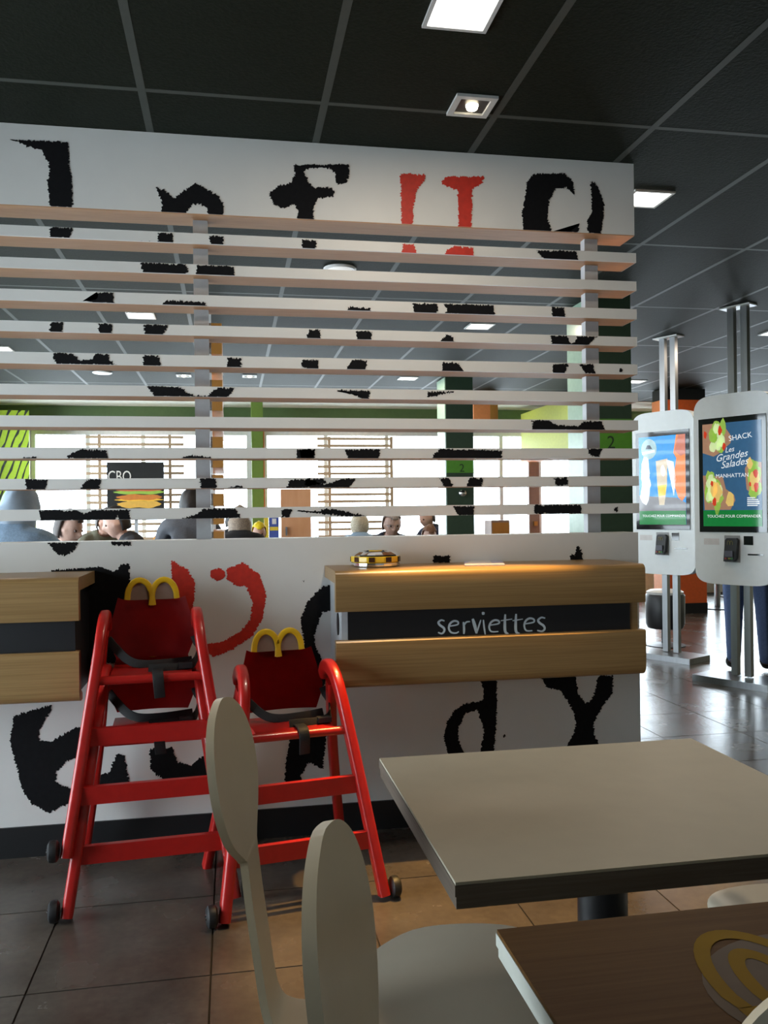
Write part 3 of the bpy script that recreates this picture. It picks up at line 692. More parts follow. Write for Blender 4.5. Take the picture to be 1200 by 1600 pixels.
for x, y, l in ((.626, 4.80, 'round white ceiling disc seen between the upper slats'), (-1.21, 8.58, 'small far round white ceiling disc at the left')):
    t = thing('ceiling_disc', l, 'ceiling light', (x, y, RZ - .006), group='round ceiling discs')
    mk('rim', lathe([(.094, 0), (.094, -.006), (.084, -.012), (.075, -.010)], 28), M['frame_w'], t, smooth=40)
    mk('diffuser', lathe([(.074, -.008), (.06, -.014), (.02, -.016)], 28), M['lamp_dim'], t, smooth=40)

# ------------------------------------------------------------------ ordering kiosks
KN = Vector((-.88, -.475, 0)).normalized(); KT = Vector((.475, -.88, 0)).normalized()
KANG = math.atan2(KT.y, KT.x)      # local x = along the face, local -y = towards the customer
def emis(name, col, k=1.0, rough=.12): return mat(name, col, rough, var=.05, emit=k, coat=.3)
S = {k: emis('screen_' + k, s2l(*c), .55) for k, c in dict(navy=(52, 92, 128), sky=(20, 140, 215), green=(20, 120, 55), lettuce=(150, 185, 80), pale=(205, 220, 170), tomato=(205, 60, 35), chicken=(225, 190, 110), brownp=(165, 125, 100), white=(235, 240, 245), orange=(225, 125, 50), rust=(190, 100, 70), grey=(125, 125, 130), cup=(205, 190, 165), yel=(225, 200, 60), emblem=(150, 180, 185), dark=(25, 35, 55)).items()}
def kiosk(label, C0, which):
    t = thing('order_kiosk', label, 'kiosk', (C0.x, C0.y, 0), KANG, group='self-order kiosks')
    hw = .285; out = []
    for k in range(33):
        a = PI * k / 32; c, s = math.cos(a), math.sin(a)
        out.append((hw * (abs(c) ** .35) * (1 if c > 0 else -1), 1.84 + .148 * (s ** .75)))
    for k in range(33):
        a = PI + PI * k / 32; c, s = math.cos(a), math.sin(a)
        out.append((hw * (abs(c) ** .35) * (1 if c > 0 else -1), .80 - .120 * (abs(s) ** .75)))
    bd = mk('body', prism(out, lambda a, b, y: (a, y, b), -.05, .03), M['kiosk'], t, bev=.006, smooth=35)
    F = -.0505
    mk('bezel', box(-.243, .243, F - .006, F, 1.04, 1.828), M['bezel'], t, bev=.004)
    sc = mk('screen', box(-.212, .212, F - .0075, F - .006, 1.080, 1.790), S['navy' if which == 'salad' else 'sky'], t)
    def P(a, b, lift=1): return (a * .212, F - .0075 - .0004 * lift, 1.080 + b * .71)
    def poly(nm, pts, m, lift=1): return mk(nm, flat([pts], lambda a, b: P(a, b, lift)), S[m], sc)
    def blob(cx, cy, r, k=9, sq=.6): return [(cx + r * math.cos(2 * PI * i / k) * (1 + .25 * random.uniform(-1, 1)), cy + r * sq * math.sin(2 * PI * i / k) * (1 + .25 * random.uniform(-1, 1))) for i in range(k)]
    def text(s, cx, cy, size, m='white', lift=6, sp=1.0, sh=0, rot=0):
        ca_, sa_ = math.cos(rot), math.sin(rot)
        textmesh('screen_text', s, size, lambda a, b: (cx * .212 + a * ca_ - b * sa_, F - .0075 - .0004 * lift, 1.080 + cy * .71 + a * sa_ + b * ca_), S[m], sc, sp, sh)
    def blobs(nm, m, spec_, lift):
        mk(nm, flat([blob(*b) for b in spec_], lambda a, b: P(a, b, lift)), S[m], sc)['kind'] = 'stuff'
    poly('green_banner', [(-1, 0), (1, 0), (1, .155), (-1, .155)], 'green', 2)
    text('TOUCHEZ POUR COMMANDER', .05, .085, .027, lift=4)
    if which == 'salad':
        poly('food_photo', [(-1, 1), (-.3, 1), (.02, .86), (-.02, .80), (-.45, .70), (-.62, .68), (-1, .72)], 'brownp')
        blobs('lettuce', 'lettuce', [(-.75 + .55 * random.random(), .78 + .18 * random.random(), .13) for _ in range(14)], 2)
        blobs('leaf_highlight', 'pale', [(-.85 + .6 * random.random(), .76 + .2 * random.random(), .08) for _ in range(14)], 3)
        blobs('tomato', 'tomato', [(-.38, .93, .07), (-.25, .77, .06), (-.9, .9, .06)], 4)
        poly('food_photo', [(-.95, .16), (-.05, .16), (.12, .25), (.08, .30), (-.2, .36), (-.3, .48), (-1, .5)], 'brownp')
        blobs('lettuce', 'lettuce', [(-.85 + .5 * random.random(), .2 + .27 * random.random(), .13) for _ in range(16)], 2)
        blobs('leaf_highlight', 'pale', [(-.85 + .5 * random.random(), .2 + .27 * random.random(), .09) for _ in range(14)], 3)
        blobs('chicken', 'chicken', [(-.5, .33, .16), (-.05, .26, .14), (-.6, .36, .12)], 4); blobs('tomato', 'tomato', [(-.6, .235, .07), (-.68, .42, .05)], 5)
        poly('food_photo', [(.45, .55), (.6, .62), (1, .60), (1, .33), (.7, .30), (.5, .35)], 'brownp')
        blobs('lettuce', 'lettuce', [(.6 + .3 * random.random(), .33 + .25 * random.random(), .11) for _ in range(14)], 2)
        blobs('chicken', 'chicken', [(.75, .44, .17), (.62, .59, .10)], 4); blobs('tomato', 'tomato', [(.8, .50, .07), (.82, .37, .08), (.62, .40, .04)], 5)
        text('SHACK', .32, .83, .052, rot=.10); text('Les', -.05, .715, .05, sh=.3, rot=.12); text('Grandes', .0, .645, .068, sh=.4, rot=.12); text('Salades', .1, .575, .068, sh=.4, rot=.12)
        text('MANHATTAN', .02, .47, .038)
        for k, w in enumerate((.26, .36, .40, .40, .34)): mk('text_line', flat([[(.52, .265 - k * .018), (.52 + w, .265 - k * .018), (.52 + w, .275 - k * .018), (.52, .275 - k * .018)]], lambda a, b: P(a, b, 5)), S['white'], sc)
    else:
        poly('ground', [(-1, .155), (1, .155), (1, .24), (.6, .30), (-1, .33)], 'grey')
        poly('wood_sign', [(1, 1), (.62, 1), (.5, .80), (.62, .74), (.52, .55), (.55, .42), (.68, .30), (.85, .26), (1, .32)], 'orange', 2)
        poly('rust_board', [(1, 1), (.7, 1), (.55, .82), (.8, .76), (1, .78)], 'rust', 3)
        poly('emblem', [(-.55 + .34 * math.cos(2 * PI * i / 24), .86 + .115 * math.sin(2 * PI * i / 24)) for i in range(24)], 'emblem', 2)
        poly('emblem_mark', [(-.7, .86), (-.62, .905), (-.5, .905), (-.4, .86)], 'dark', 3)
        poly('emblem_bar', [(-.85, .80), (-.3, .82), (-.3, .85), (-.85, .83)], 'white', 4)
        poly('cup_photo', [(-.25, .72), (.25, .74), (.22, .45), (.1, .22), (-.12, .22), (-.2, .45)], 'cup', 2)
        poly('cup_band', [(-.18, .44), (.2, .45), (.14, .33), (-.15, .32)], 'yel', 3)
        poly('bottle_photo', [(.2, .73), (.5, .70), (.6, .50), (.5, .32), (.4, .45)], 'white', 2)
        blobs('cream', 'white', [(-.75, .56, .2), (-.7, .45, .2), (-.72, .35, .22), (-.7, .65, .2), (.05, .60, .1)], 4)
    # card terminal in its recess, scanner window, receipt slot, faint sticker
    mk('recess', box(-.062, .052, F - .001, F, .835, 1.018), mat('kiosk_recess', (.30, .31, .32), .5), t)
    tp = [(-.045, .842), (.025, .842), (.042, .870), (.048, .985), (.036, 1.0), (-.028, 1.0), (-.040, .985)]
    tm = mk('card_terminal', prism(tp, lambda a, b, y: (a, y - .25 * (1.0 - b) * .4, b), F - .032, F - .001), M['rubber'], t, bev=.004)
    mk('terminal_keys', box(-.030, .026, F - .056, F - .049, .875, .915), mat('terminal_keys_grey', (.10, .10, .13), .5), tm)
    for q, (kx, c) in enumerate(((-.028, 'tomato'), (-.004, 'yel'), (.014, 'green'))): mk('key', box(kx, kx + .014, F - .060, F - .052, .858, .868), mat('key_%d' % q, s2l(*((150, 50, 50), (150, 140, 50), (60, 130, 70))[q]), .5), tm)
    bm = bmesh.new()
    for s in (-1, 1):
        stroke([(s * .010 - .009 + .0, .955), (s * .010 - .007, .975), (s * .010, .982), (s * .010 + .007, .975), (s * .010 + .009, .955)], .004, bm, lambda a, b: (a, F - .0405, b), False)
    mk('arch_mark', bm, mat('olive_gold', (.16, .14, .03), .5), tm)
    mk('scanner_window', box(.078, .143, F - .002, F, .955, 1.015), M['bezel'], t)
    mk('receipt_slot', box(.105, .215, F - .002, F, .886, .896), M['bezel'], t)
    mk('notice_sticker', box(-.215, -.10, F - .0006, F, .952, .995), M['paper_w'], t)
    # twin posts, base, ceiling plate
    for s in (-1, 1):
        mk('post', box(s * .048 - .023, s * .048 + .023, .034, .075, .05, RZ - .012), M['steel'], t, bev=.003)
    mk('base_plate', box(-.27, .27, -.13, .16, 0, .045), M['steel'], t, bev=.006)
    mk('ceiling_plate', box(-.11, .11, .0, .11, RZ - .016, RZ - .006), M['frame_w'], t)
    return t
KR = Vector((3.449, 5.267, 0)) + KT * -.05 + KN * .02; KL = Vector((3.48, 6.31, 0)) + KT * -.03 + KN * .02
kiosk('white order kiosk showing a salad advertisement, cut by the right edge', KR, 'salad')
kiosk('white order kiosk with a blue sky screen beside the slat ends', KL, 'drink')

# ------------------------------------------------------------------ pillars, panels and far fittings
def pillar(label, x0, x1, y0, y1, zs):
    cx, cy = (x0 + x1) / 2, (y0 + y1) / 2
    t = thing('pillar', label, 'pillar', (cx, cy, 0), group='green numbered pillars')
    mk('front_panel', box(x0 - cx + .004, x1 - cx, y0 - cy, y0 - cy + .02, 0, RZ - .007), M['green_dk'], t)
    mk('core', box(x0 - cx, x1 - cx, y0 - cy + .02, y1 - cy, 0, RZ - .007), M['green_sheen'], t)  # pale tone paints the window's reflection onto the pillar sides
    pq = mk('number_plaque', box(x0 - cx + .004, x1 - cx, y0 - cy - .004, y0 - cy, zs[0], zs[1]), M['plaque'], t)
    h = zs[3]
    textmesh('number', '2', h * 1.38, lambda a, b: (a + zs[4], y0 - cy - .0055, zs[2] + b), mat('plaque_number', (.02, .05, .02), .6), pq)
    return t, cx, cy
p1, cx, cy = pillar('slender green pillar with a small number 2 plaque, farther and left of the other', 2.186, 2.48, 8.5, 8.857, (1.605, 1.76, 1.615, .085, .02))
kb = mk('round_knob', lathe([(.0, .0), (.042, .0), (.045, .012), (.038, .03), (.02, .045), (0.0, .05)], 20, axis='y'), M['chrome'], p1, smooth=40)
kb.location = (.02, -.182, 1.395); kb.rotation_euler = (0, 0, PI)
p2, _, _ = pillar('tall green pillar with a number 2 plaque behind the partition end, left of the kiosks', 2.314, 2.546, 5.1, 5.59, (1.565, 1.785, 1.595, .085, -.03))
def simple(name, label, cat, parts, loc=(0, 0, 0)):
    t = thing(name, label, cat, loc)
    for nm, b, m, bv in parts: mk(nm, box(*b), m, t, bev=bv)
    return t
q0 = ony(393.5, 750, 10.6).x; q1 = ony(411.5, 750, 10.6).x
simple('green_post', 'narrow olive green post between two bright far windows', 'post', [('shaft', (q0 - (q0 + q1) / 2, (q1 - q0) / 2, -.07, .07, 0, RZ - .012), M['olive'], .004), ('orange_edge', ((q1 - q0) / 2, (q1 - q0) / 2 + .015, -.06, .06, .6, 2.3), M['orange_l'], 0)], ((q0 + q1) / 2, 10.6, 0))
# zebra panel on the far wall
z0, z1 = ony(-8, 750, 10.9).x, ony(46, 750, 10.9).x
zt, zb = ony(20, 641, 10.9).z, .3
zp = thing('zebra_panel', 'lime panel with dark zebra stripes at the far left', 'wall panel', (0, 0, 0))
zz = mk('board', box(z0, z1, 10.9, 10.93, zb, zt), M['lime'], zp)
for k in range(11):
    zc = zb - .5 + k * .21; up, lo_ = [], []
    for i in range(11):
        f = i / 10; x = z0 + (z1 - z0) * f; zc_ = zc + 1.05 * f ** (1.5 - .08 * k) + .02 * math.sin(i * 1.9 + k * 2); th = .030 * (1 - .5 * f) + .008 * math.sin(i * 2.7 + k)
        up.append((x, zc_ + th * 1.6)); lo_.append((x, zc_ - th))
    pts = [(a, min(zt, max(zb, b))) for a, b in up + lo_[::-1]]
    mk('stripe', flat([pts], lambda a, b: (a, 10.898, b)), mat('zebra_dark', (.02, .03, .02), .7), zz)
# wooden lattice screens before the far windows
def lattice(label, pxa, pxb, posts, Y, ztop, n, pitch=.088):
    xa, xb = ony(pxa, 750, Y).x, ony(pxb, 750, Y).x; cx = (xa + xb) / 2
    t = thing('lattice_screen', label, 'screen', (cx, Y, 0), group='wooden lattice screens at the far windows')
    for p in posts: x = ony(p, 750, Y).x - cx; mk('upright', box(x - .018, x + .018, -.012, .018, 0, ztop + .03), M['lattice'], t)
    s0 = None
    for k in range(n):
        if s0 is None: s0 = mk('slat', box(xa - cx, xb - cx, -.03, -.012, -.016, .016), M['lattice'], t); s0.location.z = ztop - k * pitch
        else: inst(s0, 'slat', t, (0, 0, ztop - k * pitch))
    return t
lattice('wooden lattice screen behind the black burger poster', 135, 288, (156, 266), 10.7, ony(150, 683, 10.7).z, 16)
lattice('wooden lattice screen behind the man with glasses', 496, 612, (515, 612), 10.7, ony(550, 686, 10.7).z, 16)
# burger poster on a stand, with a glow added to its print
Yp = 10.3
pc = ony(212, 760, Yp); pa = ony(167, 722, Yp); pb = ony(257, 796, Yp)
po = thing('burger_poster', 'black poster with a burger and CBO lettering before the far window, glow added', 'screen', (pc.x, Yp, 0))
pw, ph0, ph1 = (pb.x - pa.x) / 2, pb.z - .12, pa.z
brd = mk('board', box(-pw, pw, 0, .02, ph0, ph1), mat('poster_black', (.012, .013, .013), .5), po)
mk('pole', box(-.02, .02, .02, .05, 0, ph1), M['steel_paint'], po); mk('foot', box(-.2, .2, -.12, .18, 0, .02), M['steel_paint'], po)
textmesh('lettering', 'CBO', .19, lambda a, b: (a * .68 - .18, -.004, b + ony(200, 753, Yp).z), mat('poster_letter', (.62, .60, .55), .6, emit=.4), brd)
zf = lambda y: ony(212, y, Yp).z
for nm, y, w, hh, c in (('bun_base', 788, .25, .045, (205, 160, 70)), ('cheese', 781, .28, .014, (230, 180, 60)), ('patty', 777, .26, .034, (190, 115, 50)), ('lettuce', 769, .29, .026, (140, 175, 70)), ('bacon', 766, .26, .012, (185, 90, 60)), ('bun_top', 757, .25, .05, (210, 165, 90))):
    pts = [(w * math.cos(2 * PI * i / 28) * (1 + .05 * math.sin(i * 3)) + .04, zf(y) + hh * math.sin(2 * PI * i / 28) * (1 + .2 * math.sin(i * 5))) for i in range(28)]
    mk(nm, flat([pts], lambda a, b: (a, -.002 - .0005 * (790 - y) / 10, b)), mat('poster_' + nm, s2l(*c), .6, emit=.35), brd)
# amber slatted screen seen end-on beyond the left post
sx = ony(337.5, 750, 5.9).x
am = thing('slatted_divider', 'amber wooden slatted divider seen end-on beside the left partition post', 'divider', (sx, 6.3, 0))
mk('end_post', box(-.045, -.02, -.45, -.40, 0, RZ - .007), M['frame_w'], am); mk('end_post', box(-.045, -.02, .40, .45, 0, RZ - .007), M['frame_w'], am)
sl0 = None
for k in range(13):
    z = .92 + k * .128
    if sl0 is None: sl0 = mk('slat', box(-.05, .05, -.45, .45, -.04, .04), M['amberwood'], am, bev=.003); sl0.location.z = z
    else: inst(sl0, 'slat', am, (0, 0, z))
# orange hanging box, lime bulkhead, orange pillar, wooden door panel, door
ob0 = ony(740, 640, 9.5); ob1 = ony(766, 640, 9.5); ob2 = ony(778, 640, 9.5)
simple('hanging_box', 'small orange box under the ceiling right of the farther green pillar', 'box', [('front', (ob0.x - ob1.x, 0, 0, .3, 2.16, RZ - .012), M['orange_l'], 0), ('side', (.0005, ob2.x - ob1.x, 0, .3, 2.16, RZ - .012), M['amberwood'], 0)], (ob1.x, 9.5, 0))
lb0 = ony(814, 660, 10.9); lb1 = ony(905, 640, 8.9)
bm = prism([(lb0.x, lb0.y), (lb1.x, lb1.y), (lb1.x + .3, lb1.y), (lb0.x + .3, lb0.y)], lambda a, b, z: (a, b, z), 1.90, 2.50)
lbk = thing('lime_bulkhead', 'yellow-green bulkhead under the ceiling behind the nearer green pillar', 'bulkhead')
mk('panel', bm, M['lime2'], lbk)
mk('orange_trim', prism([(lb0.x - .01, lb0.y), (lb1.x - .01, lb1.y), (lb1.x + .3, lb1.y), (lb0.x + .3, lb0.y)], lambda a, b, z: (a, b, z), 1.86, 1.90), M['orange_l'], lbk)
mk('hanger', box(lb1.x + .1, lb1.x + .16, lb1.y + .1, lb1.y + .16, 2.5, RZ - .012), M['orange_l'], lbk)
o0 = ony(1040, 800, 9.0); o1 = ony(1103, 800, 9.0)
odep = o0.x / (ony(1022, 800, 9.0).x / 9.0) - 9.0
simple('orange_pillar', 'orange pillar with a black plinth behind the kiosks', 'pillar', [('shaft', (0, o1.x - o0.x, 0, odep, .12, 2.46), M['orange'], .003), ('left_face', (-.012, 0, .0, odep, .12, 2.46), M['orange_l'], 0), ('plinth', (-.005, o1.x - o0.x + .005, -.005, odep, 0, .12), M['black_plinth'], 0), ('cap', (-.005, o1.x - o0.x + .005, -.005, odep, 2.46, RZ - .012), M['black_plinth'], 0)], (o0.x, 9.0, 0))  # left face is a lighter orange than the shaft
c0 = ony(985, 800, 10.8).x; c1 = ony(1001, 800, 10.8).x; c2 = ony(1024, 800, 10.8).x
simple('wall_panel', 'far cream and orange panelling around a window left of the orange pillar', 'wall panel', [('lower_orange_strip', (0, c1 - c0, 0, .05, 0, .5), M['orange'], 0), ('lower_cream_board', (c1 - c0 + .002, c2 - c0 + .3, 0, .05, 0, .5), M['cream'], 0), ('upper_orange_strip', (0, c1 - c0, 0, .05, 2.12, 2.38), M['orange'], 0), ('upper_cream_board', (c1 - c0 + .002, c2 - c0 + .3, 0, .05, 2.12, 2.42), M['cream'], 0), ('stile', (c1 - c0 - .02, c1 - c0 + .02, .05, .08, 0, 2.38), M['frame_w'], 0)], (c0, 10.8, 0))
w0 = ony(439, 800, 10.0).x; w1 = ony(486, 800, 10.0).x
simple('door_panel', 'orange wooden door panel in front of the far window', 'door panel', [('leaf', (0, w1 - w0, 0, .04, 0, ony(460, 764, 10.0).z), mat('pale_orange_wood', (.62, .28, .12), .5, grain=(.70, .35, .18), scale=10, stretch=(1, 1, .2)), .003), ('handle', (.05, .07, -.03, 0, .95, 1.05), M['steel'], .004)], (w0, 10.0, 0))
d0 = ony(827, 800, 10.95).x; d1 = ony(843, 800, 10.95).x
simple('door_jamb', 'brown door post with a brass knob in the far glazing', 'post', [('jamb', (0, d1 - d0, 0, .08, 0, 2.1), M['doorwood'], .003), ('knob', (.05, .10, -.05, 0, ony(835, 818, 10.95).z - .03, ony(835, 818, 10.95).z + .03), mat('brass', (.6, .42, .15), .3, metal=1), .012)], (d0, 10.95, 0))
k0 = ony(768, 830, 10.5).x; k1 = ony(779, 830, 10.5).x
simple('cupboard', 'small brown cupboard below the far glazing', 'cupboard', [('body', (0, k1 - k0 + .15, 0, .3, 0, ony(773, 813, 10.5).z), M['doorwood'], .004), ('door', (.01, k1 - k0 + .14, -.012, 0, .1, ony(773, 813, 10.5).z - .03), M['amberwood'], .003)], (k0, 10.5, 0))
e0 = ony(413, 830, 9.3).x; e1 = ony(436, 830, 9.3).x; ez = ony(425, 806, 9.3).z
simple('display_stand', 'blue and yellow cardboard display standing near the green post', 'display stand', [('blue_card', (.05, e1 - e0, 0, .03, 0, ez), mat('blue_card', (.06, .10, .40), .5), .003), ('yellow_card', (0, .048, .0, .03, 0, ez + .01), mat('yellow_card', (.75, .55, .05), .5), .003), ('white_patch', (.085, .13, -.004, 0, ez - .09, ez - .03), M['paper_w'], 0), ('yellow_patch', (.06, .15, -.004, 0, ez - .16, ez - .12), mat('yellow_card', (.75, .55, .05), .5), 0)], (e0, 9.3, 0))
# black pedestal stool and far furniture past the kiosks
sp = onz(1040, 1008, 0)
st = thing('pedestal_stool', 'black tub stool on a pedestal behind the blue sky kiosk', 'stool', (sp.x, sp.y, 0))
mk('tub', lathe([(.10, .15), (.15, .155), (.165, .19), (.17, .44), (.16, .455)], 28), M['black_metal'], st, smooth=40)
mk('seat_pad', lathe([(.155, .455), (.158, .475), (.13, .49), (.03, .492)], 28), M['frame_w'], st, smooth=40)
mk('pedestal', lathe([(.035, .02), (.035, .15)], 16), M['black_metal'], st, smooth=40); mk('base', lathe([(.17, 0), (.172, .006), (.05, .018), (.035, .02)], 28), M['black_metal'], st, smooth=40)
def fartable(label, px, py):
    p = onz(px, py, 0); t = thing('far_table', label, 'table', (p.x, p.y, 0), group='dark tables past the orange pillar')
    mk('top', box(-.35, .35, -.35, .35, .72, .75), M['edge_dark'], t, bev=.003); mk('column', lathe([(.035, .02), (.035, .72)], 14), M['steel'], t, smooth=40); mk('base', lathe([(.22, 0), (.22, .01), (.05, .025)], 24), M['black_metal'], t, smooth=40)
fartable('dark far table just right of the orange pillar', 1121, 950); fartable('dark far table between the kiosk posts', 1150, 932); 

# ------------------------------------------------------------------ people
def bake(o):
    dg = bpy.context.evaluated_depsgraph_get(); me = bpy.data.meshes.new_from_object(o.evaluated_get(dg)); return me
HEADC = {}
def body(pose):
    J = {}   # joint -> (co, radius)
    if pose == 'sit':
        J.update(pelvis=((0, .02, .53), .135), waist=((0, .0, .68), .13), chest=((0, -.06, .88), .145), upper=((0, -.11, 1.0), .115), neck=((0, -.17, 1.06), .058), skull=((0, -.21, 1.11), .055))
        for s, k in ((-1, 'l'), (1, 'r')):
            J.update({k + 'sh': ((s * .17, -.10, 1.0), .065), k + 'el': ((s * .245, -.22, .80), .046), k + 'wr': ((s * .13, -.43, .79), .030), k + 'pa': ((s * .105, -.49, .788), .026),
                      k + 'hip': ((s * .09, -.02, .50), .10), k + 'kn': ((s * .12, -.42, .50), .066), k + 'an': ((s * .12, -.44, .09), .042), k + 'toe': ((s * .13, -.58, .04), .036)})
    else:
        J.update(pelvis=((0, 0, .94), .14), waist=((0, 0, 1.08), .125), chest=((0, 0, 1.27), .15), upper=((0, 0, 1.40), .115), neck=((0, -.01, 1.49), .058), skull=((0, -.02, 1.57), .055))
        for s, k in ((-1, 'l'), (1, 'r')):
            J.update({k + 'sh': ((s * .18, 0, 1.40), .066), k + 'el': ((s * .235, -.02, 1.13), .047), k + 'wr': ((s * .22, -.20, 1.02), .030), k + 'pa': ((s * .20, -.27, 1.01), .026),
                      k + 'hip': ((s * .095, 0, .88), .105), k + 'kn': ((s * .105, -.02, .49), .066), k + 'an': ((s * .11, .02, .09), .044), k + 'toe': ((s * .125, -.13, .042), .038)})
    E_ = [('pelvis', 'waist', 'torso'), ('waist', 'chest', 'torso'), ('chest', 'upper', 'torso'), ('upper', 'neck', 'neck'), ('neck', 'skull', 'head')]
    for s, k in ((-1, 'l'), (1, 'r')):
        E_ += [('upper', k + 'sh', 'torso'), (k + 'sh', k + 'el', 'arm'), (k + 'el', k + 'wr', 'arm'), (k + 'wr', k + 'pa', 'hand'), ('pelvis', k + 'hip', 'leg'), (k + 'hip', k + 'kn', 'leg'), (k + 'kn', k + 'an', 'leg'), (k + 'an', k + 'toe', 'foot')]
        pa = Vector(J[k + 'pa'][0]); d = (pa - Vector(J[k + 'wr'][0])).normalized(); sd = Vector((0, 0, 1)).cross(d) * (-s)
        for q, (off, ln) in enumerate(((.022, .068), (.008, .078), (-.007, .072), (-.021, .056))):
            a = pa + sd * off + d * ln * .55; b = pa + sd * off * 1.15 + d * ln + Vector((0, 0, -.014))
            J[k + 'f%da' % q] = (tuple(a), .0095); J[k + 'f%db' % q] = (tuple(b), .008)
            E_ += [(k + 'pa', k + 'f%da' % q, 'hand'), (k + 'f%da' % q, k + 'f%db' % q, 'hand')]
        th = pa - d * .02 + sd * .045; tb_ = th + d * .035 + sd * .012
        J[k + 'ta'] = (tuple(th), .011); J[k + 'tb'] = (tuple(tb_), .009); E_ += [(k + 'pa', k + 'ta', 'hand'), (k + 'ta', k + 'tb', 'hand')]
    names = list(J); idx = {n: i for i, n in enumerate(names)}
    me = bpy.data.meshes.new('skel'); me.from_pydata([J[n][0] for n in names], [(idx[a], idx[b]) for a, b, _ in E_], [])
    o = bpy.data.objects.new('skel', me); C.objects.link(o)
    o.modifiers.new('s', 'SKIN'); sv = me.skin_vertices[0].data
    for n in names:
        r = J[n][1]; sv[idx[n]].radius = (r, r * (.72 if n in ('chest', 'waist', 'upper', 'pelvis') else 1)); sv[idx[n]].use_root = (n == 'pelvis')
    o.modifiers.new('u', 'SUBSURF').levels = 1
    bm = bmesh.new(); bm.from_mesh(bake(o)); bpy.data.objects.remove(o)
    # head
    hc_ = Vector(J['skull'][0]) + Vector((0, -.012, .055)); tilt = math.radians(16 if pose == 'sit' else 4)
    hb = bmesh.new(); bmesh.ops.create_uvsphere(hb, u_segments=40, v_segments=30, radius=1)
    for v in hb.verts:
        x, y, z = v.co
        jaw = max(0, -z); X = .074 * x * (1 - .28 * jaw ** 1.5); Yv = .094 * y * (1 - .12 * jaw); Z = .118 * z
        if y < 0:
            nose = math.exp(-((x / .16) ** 2)) * math.exp(-(((z + .16) / .20) ** 2)); Yv -= .026 * nose * (-y)
            for s in (-1, 1):
                Yv += .010 * math.exp(-(((x - s * .42) / .20) ** 2 + ((z - .06) / .13) ** 2)) * (-y)
            Yv += .005 * math.exp(-((x / .35) ** 2 + ((z + .50) / .05) ** 2)); Yv -= .006 * math.exp(-((x / .30) ** 2 + ((z + .44) / .05) ** 2)); Yv -= .006 * math.exp(-((x / .28) ** 2 + ((z + .57) / .05) ** 2))
            Yv -= .012 * math.exp(-((x / .3) ** 2 + ((z + .85) / .14) ** 2))
        if abs(x) > .93 and abs(z + .05) < .28: X *= 1.0 + .13 * (1 - abs(z + .05) / .28); 
        v.co = (X, Yv, Z)
    Rm = Matrix.Translation(hc_) @ Matrix.Rotation(tilt, 4, 'X'); bmesh.ops.transform(hb, matrix=Rm, verts=hb.verts)
    hm = bpy.data.meshes.new('h'); hb.to_mesh(hm); hb.free(); bm.from_mesh(hm)
    m2 = bpy.data.meshes.new('b'); bm.to_mesh(m2); bm.free()
    o = bpy.data.objects.new('b', m2); C.objects.link(o); r = o.modifiers.new('r', 'REMESH'); r.mode = 'VOXEL'; r.voxel_size = .0085; r.use_smooth_shade = True
    sm = o.modifiers.new('m', 'SMOOTH'); sm.iterations = 1; sm.factor = .4
    fm = bake(o); bpy.data.objects.remove(o)
    # vertex tags by nearest bone
    co = np.array([v.co for v in fm.vertices]); best = np.full(len(co), 1e9); tagv = np.zeros(len(co), int); T = ['torso', 'neck', 'head', 'arm', 'hand', 'leg', 'foot']
    for a, b, tg in E_:
        A, Bv = np.array(J[a][0]), np.array(J[b][0]); d = Bv - A; tt = np.clip(((co - A) @ d) / (d @ d), 0, 1); rr = J[a][1] * (1 - tt) + J[b][1] * tt
        dist = np.linalg.norm(co - (A + tt[:, None] * d), axis=1) - rr; mk_ = dist < best; best[mk_] = dist[mk_]; tagv[mk_] = T.index(tg)
    dh = np.linalg.norm((co - np.array(hc_)) / np.array([.085, .125, .125]), axis=1); tagv[dh < 1.0] = 2
    def garment(tags, off):
        ok = np.isin(tagv, [T.index(x) for x in tags]); g_ = bmesh.new(); g_.from_mesh(fm); g_.verts.ensure_lookup_table(); g_.normal_update()
        nrm = [v.normal.copy() for v in g_.verts]
        for v, n_ in zip(g_.verts, nrm): v.co += n_ * off
        bmesh.ops.delete(g_, geom=[v for i, v in enumerate(g_.verts) if not ok[i]], context='VERTS')
        me_ = bpy.data.meshes.new('garment'); g_.to_mesh(me_); g_.free(); me_.polygons.foreach_set('use_smooth', [True] * len(me_.polygons)); return me_
    gm = dict(body=fm, jacket=garment(('torso', 'arm'), .012), trousers=garment(('leg',), .008), shoes=garment(('foot',), .010))
    # hair shells
    def hair(kind):
        hb = bmesh.new(); bmesh.ops.create_uvsphere(hb, u_segments=32, v_segments=24, radius=1); dele = []
        for v in hb.verts:
            x, y, z = v.co; n_ = 1 + .035 * math.sin(9 * x + 5 * z) * math.sin(7 * y + 3 * z)
            lim = .38 + .25 * abs(x) if y < 0 else (-.35 if kind == 'short' else -9)
            if kind == 'long' and y < 0 and abs(x) > .8: lim = -9
            if y < -.25 and z < lim: dele.append(v)
            elif z < lim - .15: dele.append(v)
            X, Yv, Z = .086 * x * n_, (.106 * y + .004) * n_, .132 * z * n_
            if kind == 'long' and z < -.1: Z = -.0132 + (z + .1) * .30; X *= 1.05 + .25 * (-z); Yv = Yv * .7 + .045
            if kind == 'curly': X *= 1.15 + .05 * math.sin(20 * x + 17 * z); Yv *= 1.12 + .05 * math.sin(19 * y + 11 * x); Z *= 1.06
            v.co = (X, Yv, Z)
        bmesh.ops.delete(hb, geom=dele, context='VERTS'); bmesh.ops.solidify(hb, geom=hb.faces[:], thickness=-.006)
        bmesh.ops.transform(hb, matrix=Rm, verts=hb.verts); me_ = bpy.data.meshes.new('hair'); hb.to_mesh(me_); hb.free()
        me_.polygons.foreach_set('use_smooth', [True] * len(me_.polygons)); return me_
